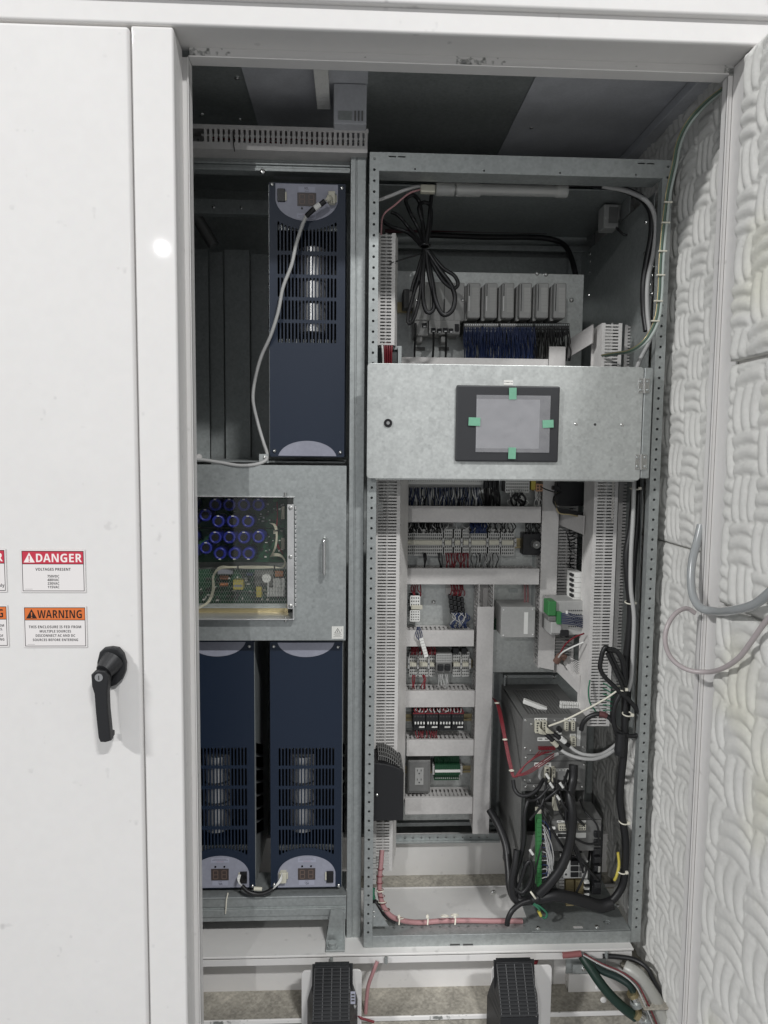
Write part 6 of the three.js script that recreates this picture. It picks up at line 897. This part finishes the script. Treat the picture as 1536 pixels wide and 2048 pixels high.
{ // denser small wiring over the supplies
  const t = thing('control_wiring', 'tangle of thin black leads between the supply and the control unit', 'wires', P(1100, 1620, -.37)), g = [];
  for (const [a, b, c, d] of [[1086, 1556, 1150, 1600], [1094, 1548, 1060, 1640], [1108, 1556, 1128, 1640], [1116, 1560, 1168, 1650], [1072, 1590, 1130, 1700], [1120, 1690, 1180, 1740], [1150, 1680, 1196, 1760], [1092, 1640, 1064, 1780], [1180, 1700, 1150, 1790], [1136, 1540, 1090, 1600], [1050, 1590, 1100, 1572], [1160, 1600, 1198, 1690]]) { const m = [(a + c) / 2 + rr(-16, 16), (b + d) / 2 + rr(2, 22)]; g.push(tube([P(a, b, -.40), P(a * .7 + m[0] * .3, b * .7 + m[1] * .3 + 8, -.375), P(...m, -.355), P(c, d, -.36)], rr(.0022, .0042), 26, 7)); }
  mesh(t, 'leads', g, M.cable, undefined, 'stuff'); const g2 = []; for (let i = 0; i < 9; i++) g2.push(tube([P(1086 + i, 1650 + i * 8, -.358), P(1096 + rr(0, 10), 1690 + i * 6, -.35), P(1100 + rr(-4, 8), 1730 + i * 3, -.352), P(1086 + i * 2, 1775, -.36)], .0015, 20, 6)); mesh(t, 'grey_leads', g2, M.greyCable, undefined, 'stuff');
  const ft = []; for (const [x, y] of [[1092, 1548], [1120, 1566], [1100, 1566], [1113, 1590], [1060, 1700]]) ft.push(rod(P(x, y, -.36), P(x + 6, y + 9, -.36), .0036, .0036, 10)); ft.forEach(f => mesh(t, 'lead_tag', f, M.paper));
}
{ const t = thing('green_leads', 'green and yellow earth leads on the base plate', 'wires', P(1085, 1840, -.345)); mesh(t, 'green_leads', [tube([P(1068, 1806, -.345), P(1082, 1815, -.34), P(1094, 1828, -.338), P(1090, 1836, -.338), P(1080, 1830, -.338)], .003, 24, 7), tube([P(1066, 1808, -.345), P(1078, 1818, -.34), P(1080, 1830, -.338)], .003, 14, 7)], M.green); mesh(t, 'yellow_lug', tube([P(1077, 1822, -.337), P(1082, 1832, -.336)], .004, 6, 8), M.yellow);
  cable('cable_tie', 'cream tie round the floor bundle beside the green strip', 'cable tie', [[1061, 1783, -.333], [1066, 1790, -.327], [1071, 1797, -.329]], .0026, M.tie); cable('yellow_lead', 'yellow striped lead beside the thick black cable near the floor', 'wire', [[1236, 1705, -.35], [1238, 1730, -.345], [1233, 1752, -.34], [1229, 1760, -.345]], .0038, M.yellow);
  const gw = thing('green_wires', 'thin green wires over the lower end of the long white duct', 'wires', P(1200, 1425, -.42)), g = []; g.push(tube([P(1180, 1360, -.432), P(1177, 1380, -.425), P(1180, 1405, -.42), P(1188, 1418, -.42), P(1196, 1428, -.42)], .002, 20, 6)); for (let i = 0; i < 6; i++) g.push(tube([P(1206, 1366 + i * 11, -.436), P(1214, 1370 + i * 10, -.425), P(1222, 1376 + i * 9, -.42), P(1228, 1372 + i * 11, -.43)], .0017, 14, 6)); mesh(gw, 'leads', g, M.green, undefined, 'stuff');
}
{ // pink bundle at the left foot of the rack
  const t = cable('pink_bundle', 'pink spiral wrapped wire bundle curving along the rack foot', 'wires', [[764, 1700, -.40], [762, 1725, -.385], [759, 1760, -.37], [760, 1790, -.36], [768, 1815, -.35], [782, 1832, -.345], [805, 1841, -.35], [840, 1845, -.36], [880, 1842, -.362], [930, 1841, -.362], [985, 1842, -.362], [1045, 1842, -.362]], .0066, M.pink);
  const pts = [[760, 1784], [764, 1806], [772, 1822], [800, 1838], [890, 1834], [910, 1832]].map(([x, y]) => P(x, y, -.346)); for (const p of pts) mesh(t, 'tie', flat(new THREE.TorusGeometry(.0095, .0014, 6, 16)).rotateX(1.2).translate(p.x, p.y, p.z - .004), M.tie);
  mesh(t, 'spiral_wrap', [0, 1, 2, 3, 4, 5, 6].map(i => { const p = P(761 + [0, -1, -1.5, -1, 2, 5, 12][i], 1738 + i * 13.5, [-.38, -.373, -.368, -.363, -.357, -.352, -.347][i]); return flat(new THREE.TorusGeometry(.0088, .0008, 6, 16)).rotateX(1.35).translate(p.x, p.y, p.z); }), M.red, undefined, 'stuff');
  cbl('black cable curling out of the left post foot', [[742, 1800, -.37], [752, 1806, -.36], [764, 1820, -.352], [776, 1834, -.35], [790, 1842, -.355]], .0075); const g = thing('green_lug', 'small green earth lug beside the left post foot', 'lug', P(746, 1795, -.36)); mesh(g, 'lug', tube([P(746, 1776, -.36), P(745, 1788, -.355), P(747, 1797, -.355)], .006, 8, 8), M.green);
  const b = thing('terminal_column', 'narrow grey terminal column at the left post foot', 'terminal strip', P(748, 1775, -.35)); for (let i = 0; i < 9; i++) mesh(b, 'terminal', pb(743, 1676 + i * 10.5, 752, 1685 + i * 10.5, -.345, .02, .001), M.plc); const gs = thing('gusset', 'galvanised corner gusset at the left foot of the rack', 'gusset', P(752, 1870, -.34)); mesh(gs, 'plate', ext(poly([[0, 0], [.042, 0], [.006, .062], [0, .062]]), .003).translate(P(745, 1870, -.335).x, P(745, 1852, -.335).y, -.336), M.galv); for (const y of [1824, 1834]) mesh(gs, 'screw', head(P(748, y, -.3328), .0032), M.steel);
  for (const [x, lab] of [[798, 'cream cable tie at the left end of the foot beam'], [855, 'cream cable tie in the middle of the foot beam'], [910, 'cream cable tie right of the middle of the foot beam']]) { const k = thing('cable_tie', lab, 'cable tie', P(x, 1842, -.33), 'cable ties on the foot beam'); mesh(k, 'band', tube([P(x, 1829, -.338), P(x + 1, 1838, -.332), P(x, 1850, -.322)], .002, 8, 6), M.tie); mesh(k, 'head', pb(x - 2.5, 1832, x + 2.5, 1837, -.328, .005, .001), M.tie); }
}
// ================================================================ gear low in the doorway
function floorHeater(label, cx, w, top, turn) {
  const z = -.16, q = R(cx - w / 2, top, cx + w / 2, 2075, z), t = thing('fan_heater', label, 'heater', V((q.x0 + q.x1) / 2, q.y0, z - .09), 'floor fan heaters'), W = q.x1 - q.x0, x = u => q.x0 + u * W, yT = P(cx, top + 8, z - .04).y, yB = q.y0 - .06;
  const zb = z - .088, yG = yT - .084, rows = [], gl = .15, gr = .83; for (let i = 0; i <= 16; i++) { const f = i / 16, y = yT - .20 * f - (i === 16 ? .06 : 0), g = Math.min(1, (yT - y) / .084), bow = Math.sqrt(Math.min(1, .12 + (yT - y) / .11)); rows.push([[x(.5 - .5 * bow), y, zb], [x(gl - .02 * g), y, zb + .016 + .068 * g], [x(gr + .02 * g), y, zb + .016 + .068 * g], [x(.5 + .5 * bow), y, zb]]); }
  const pos = []; const quad = (a, b2, c, d) => pos.push(...a, ...b2, ...c, ...a, ...c, ...d); for (let i = 0; i < 16; i++) for (let k = 0; k < 3; k++) { if (k === 1 && rows[i + 1][0][1] > yG - .004) continue; quad(rows[i][k], rows[i + 1][k], rows[i + 1][k + 1], rows[i][k + 1]); } quad(rows[0][0], rows[0][1], rows[0][2], rows[0][3]); for (let k = 0; k < 1; k++) quad([x(.1), yT, zb + .004], [x(.1), yG, zb + .03], [x(.9), yG, zb + .03], [x(.9), yT, zb + .004]);
  const sg = new THREE.BufferGeometry(); sg.setAttribute('position', new THREE.Float32BufferAttribute(pos, 3)); sg.computeVertexNormals(); mesh(t, 'shell', sg, M.black);
  const zg = f => zb + .016 + .068 * f, bars = []; for (let i = 0; i < 15; i++) { const f = i / 14, y = yT - .003 - .080 * f; bars.push(bx(x(gl - .02 * f), x(gr + .02 * f), y - .0015, y + .0015, zg(f) - .008, zg(f) + .001)); } for (let k = 0; k < 5; k++) { const u = gl + (gr - gl) * k / 4; bars.push(ext(poly([[-zg(0) + .006, yT - .002], [-zg(1) + .006, yT - .084], [-zg(1) - .001, yT - .084], [-zg(0) - .001, yT - .002]]), .002).rotateY(Math.PI / 2).translate(x(u) - .001, 0, 0)); } mesh(t, 'grille', bars, mat(L(.04, .041, .043), { roughness: .5 }));
  mesh(t, 'top_edge', bx(x(gl), x(gr), yT - .001, yT + .002, zb, zb + .017, .001), M.black); mesh(t, 'screw', head(P(turn > 0 ? cx + w * .43 : cx - w * .44, 2013, z - .055), .005), M.steel); if (turn > 0) { const l = mesh(t, 'rating_label', pb(cx + w * .36, 1984, cx + w * .45, 2008, z - .026, .002).rotateX(0), M.lilac); mesh(l, 'print', [1988, 1994, 2000].map(y => pb(cx + w * .375, y, cx + w * .435, y + 3, z - .0256, .001)), M.termDark, undefined, 'stuff'); }
  const pl = R(cx - w * .56, top - 3, cx + w * .56, 2080, -.25), b = thing('heater_plate', 'white rounded backing plate of the ' + (turn > 0 ? 'left' : 'right') + ' floor heater', 'backing plate', V((q.x0 + q.x1) / 2, pl.y0, -.25), 'white heater plates'); mesh(b, 'plate', flat(new THREE.ExtrudeGeometry(rrect(pl.x0, pl.y0 - .03, pl.x1, pl.y1, .012), { depth: .003, bevelEnabled: true, bevelSize: .0008, bevelThickness: .0008, bevelSegments: 1 })).translate(0, 0, -.2545), M.white);
}
floorHeater('black floor fan heater with a label under the module bay', 663, 106, 1945, 1); floorHeater('black floor fan heater without a label under the rack', 1042, 106, 1936, -1);
cable('power_cable', 'red and white twisted cord falling beside the left floor heater', 'cord', [[755, 1922, -.30], [746, 1945, -.29], [737, 1970, -.285], [733, 2000, -.28], [731, 2030, -.275], [728, 2060, -.27]], .0048, M.pink);
cable('power_cable', 'red cord end with lugs at the foot of the left floor heater', 'cord', [[714, 2028, -.255], [722, 2036, -.25], [735, 2040, -.25], [748, 2044, -.25]], .003, M.red);
cable('power_cable', 'red cord falling behind the right floor heater', 'cord', [[1076, 1908, -.31], [1072, 1922, -.32], [1067, 1940, -.33]], .0055, M.red);
cable('red_bundle', 'red wrapped bundle passing under the right end of the sill', 'wires', [[1125, 1911, -.295], [1145, 1909, -.293], [1162, 1907, -.292]], .0075, mat(L(.28, .10, .10)));
{ const t = thing('sill_bracket', 'dark steel bracket under the right end of the sill', 'bracket', P(1170, 1945, -.33)); mesh(t, 'plate', [pb(1132, 1910, 1212, 1947, -.335, .004, .001)], M.galv); mesh(t, 'flange', pb(1146, 1930, 1182, 1947, -.325, .004), M.galv); mesh(t, 'bolt', head(P(1167, 1938, -.324), .006), M.steel); }
cable('green_conduit', 'dark green flexible conduit sweeping down at the lower right', 'conduit', [[1165, 1912, -.30], [1180, 1935, -.28], [1200, 1965, -.26], [1225, 1995, -.245], [1255, 2022, -.235], [1272, 2034, -.23]], .0125, mat(L(.010, .032, .022), { roughness: .45 }));
cable('green_conduit', 'thinner dark green conduit above the sweeping one', 'conduit', [[1168, 1915, -.295], [1200, 1940, -.28], [1235, 1955, -.265], [1258, 1970, -.25], [1268, 1985, -.245]], .0085, mat(L(.014, .032, .028), { roughness: .45 }));
for (const [a, b, lab] of [[[1264, 1984, -.245], [1276, 2010, -.24], 'upper steel conduit gland at the lower right'], [[1270, 2026, -.228], [1296, 2044, -.22], 'lower steel conduit gland at the lower right']]) { const p = P(...a), q = P(...b), t = thing('conduit_gland', lab, 'gland', p, 'conduit glands'), d = q.clone().sub(p); mesh(t, 'nut', rod(p, p.clone().addScaledVector(d, .3), .015, .015, 6), M.brass); mesh(t, 'collar', rod(p.clone().addScaledVector(d, .3), p.clone().addScaledVector(d, .7), .0135, .0125, 16), M.steel); mesh(t, 'thread', rod(p.clone().addScaledVector(d, .7), q, .017, .017, 16), M.galv); }
cable('clear_conduit', 'pale clear conduit descending at the right foot of the doorway', 'conduit', [[1250, 1935, -.27], [1275, 1950, -.25], [1298, 1980, -.235], [1318, 2015, -.225], [1342, 2070, -.215]], .019, M.clearTube);
cable('red_wires', 'red and white wires lying along the clear conduit', 'wires', [[1168, 1908, -.285], [1205, 1928, -.265], [1245, 1945, -.245], [1275, 1968, -.225], [1292, 2000, -.21], [1308, 2035, -.205], [1322, 2070, -.2]], .0022, mat(L(.16, .03, .035))); cable('white_wire', 'white wire lying along the clear conduit', 'wire', [[1166, 1910, -.283], [1205, 1931, -.262], [1243, 1948, -.242], [1271, 1972, -.222], [1287, 2003, -.208], [1303, 2040, -.203], [1316, 2070, -.2]], .0018, M.greyCable);
cbl('black cable draped from the sill over the clear conduit', [[1205, 1912, -.30], [1240, 1914, -.29], [1270, 1920, -.275], [1293, 1935, -.255], [1310, 1965, -.24], [1328, 2000, -.235], [1345, 2035, -.23], [1352, 2060, -.23]], .006);
// ---------------------------------------------------------------- tubes that run between wall and open door
const along = (pts, gap) => pts.map(([x, y, z]) => z === undefined ? PX(x, y, xDoorFoam - gap) : P(x, y, z));
cable('blue_tube', 'blue grey corrugated tube bending round the right jamb', 'tube', along([[1402, 1050, -.10], [1394, 1085, -.092], [1385, 1120, -.078], [1382, 1160, -.064], [1387, 1195, -.044], [1402, 1216, -.02], [1428, 1222, .012], [1470, 1220], [1510, 1208], [1545, 1180], [1570, 1150]], .012), .0088, M.bluish);
cable('thin_tube', 'thin pinkish tube looping round the right jamb', 'tube', along([[1390, 1226, -.06], [1375, 1217, -.06], [1355, 1224, -.05], [1338, 1245, -.04], [1330, 1275, -.035], [1336, 1305, -.03], [1352, 1326, -.02], [1380, 1341, -.002], [1412, 1344, .02], [1445, 1337], [1478, 1315], [1505, 1280], [1530, 1245], [1560, 1215]], .012), .005, mat(L(.45, .40, .40), { roughness: .35 }));
// devices under the ceiling at the right
{ const t = thing('wall_box', 'pale grey instrument box high on the right side of the rack', 'box', P(1240, 458, -.62)); mesh(t, 'case', pb(1236, 398, 1280, 440, -.62, .06, .004), M.plc); const b = mesh(t, 'meter', pb(1208, 408, 1238, 456, -.60, .05, .004), M.plc); mesh(b, 'meter_face', pb(1218, 414, 1236, 446, -.598, .004), M.greyUnit); cable('thin_cable', 'thin dark cable curling under the instrument box', 'cable', [[1232, 455, -.58], [1250, 470, -.57], [1265, 465, -.57], [1275, 445, -.58]], .003, M.cable); }
renderer.render(scene, camera);
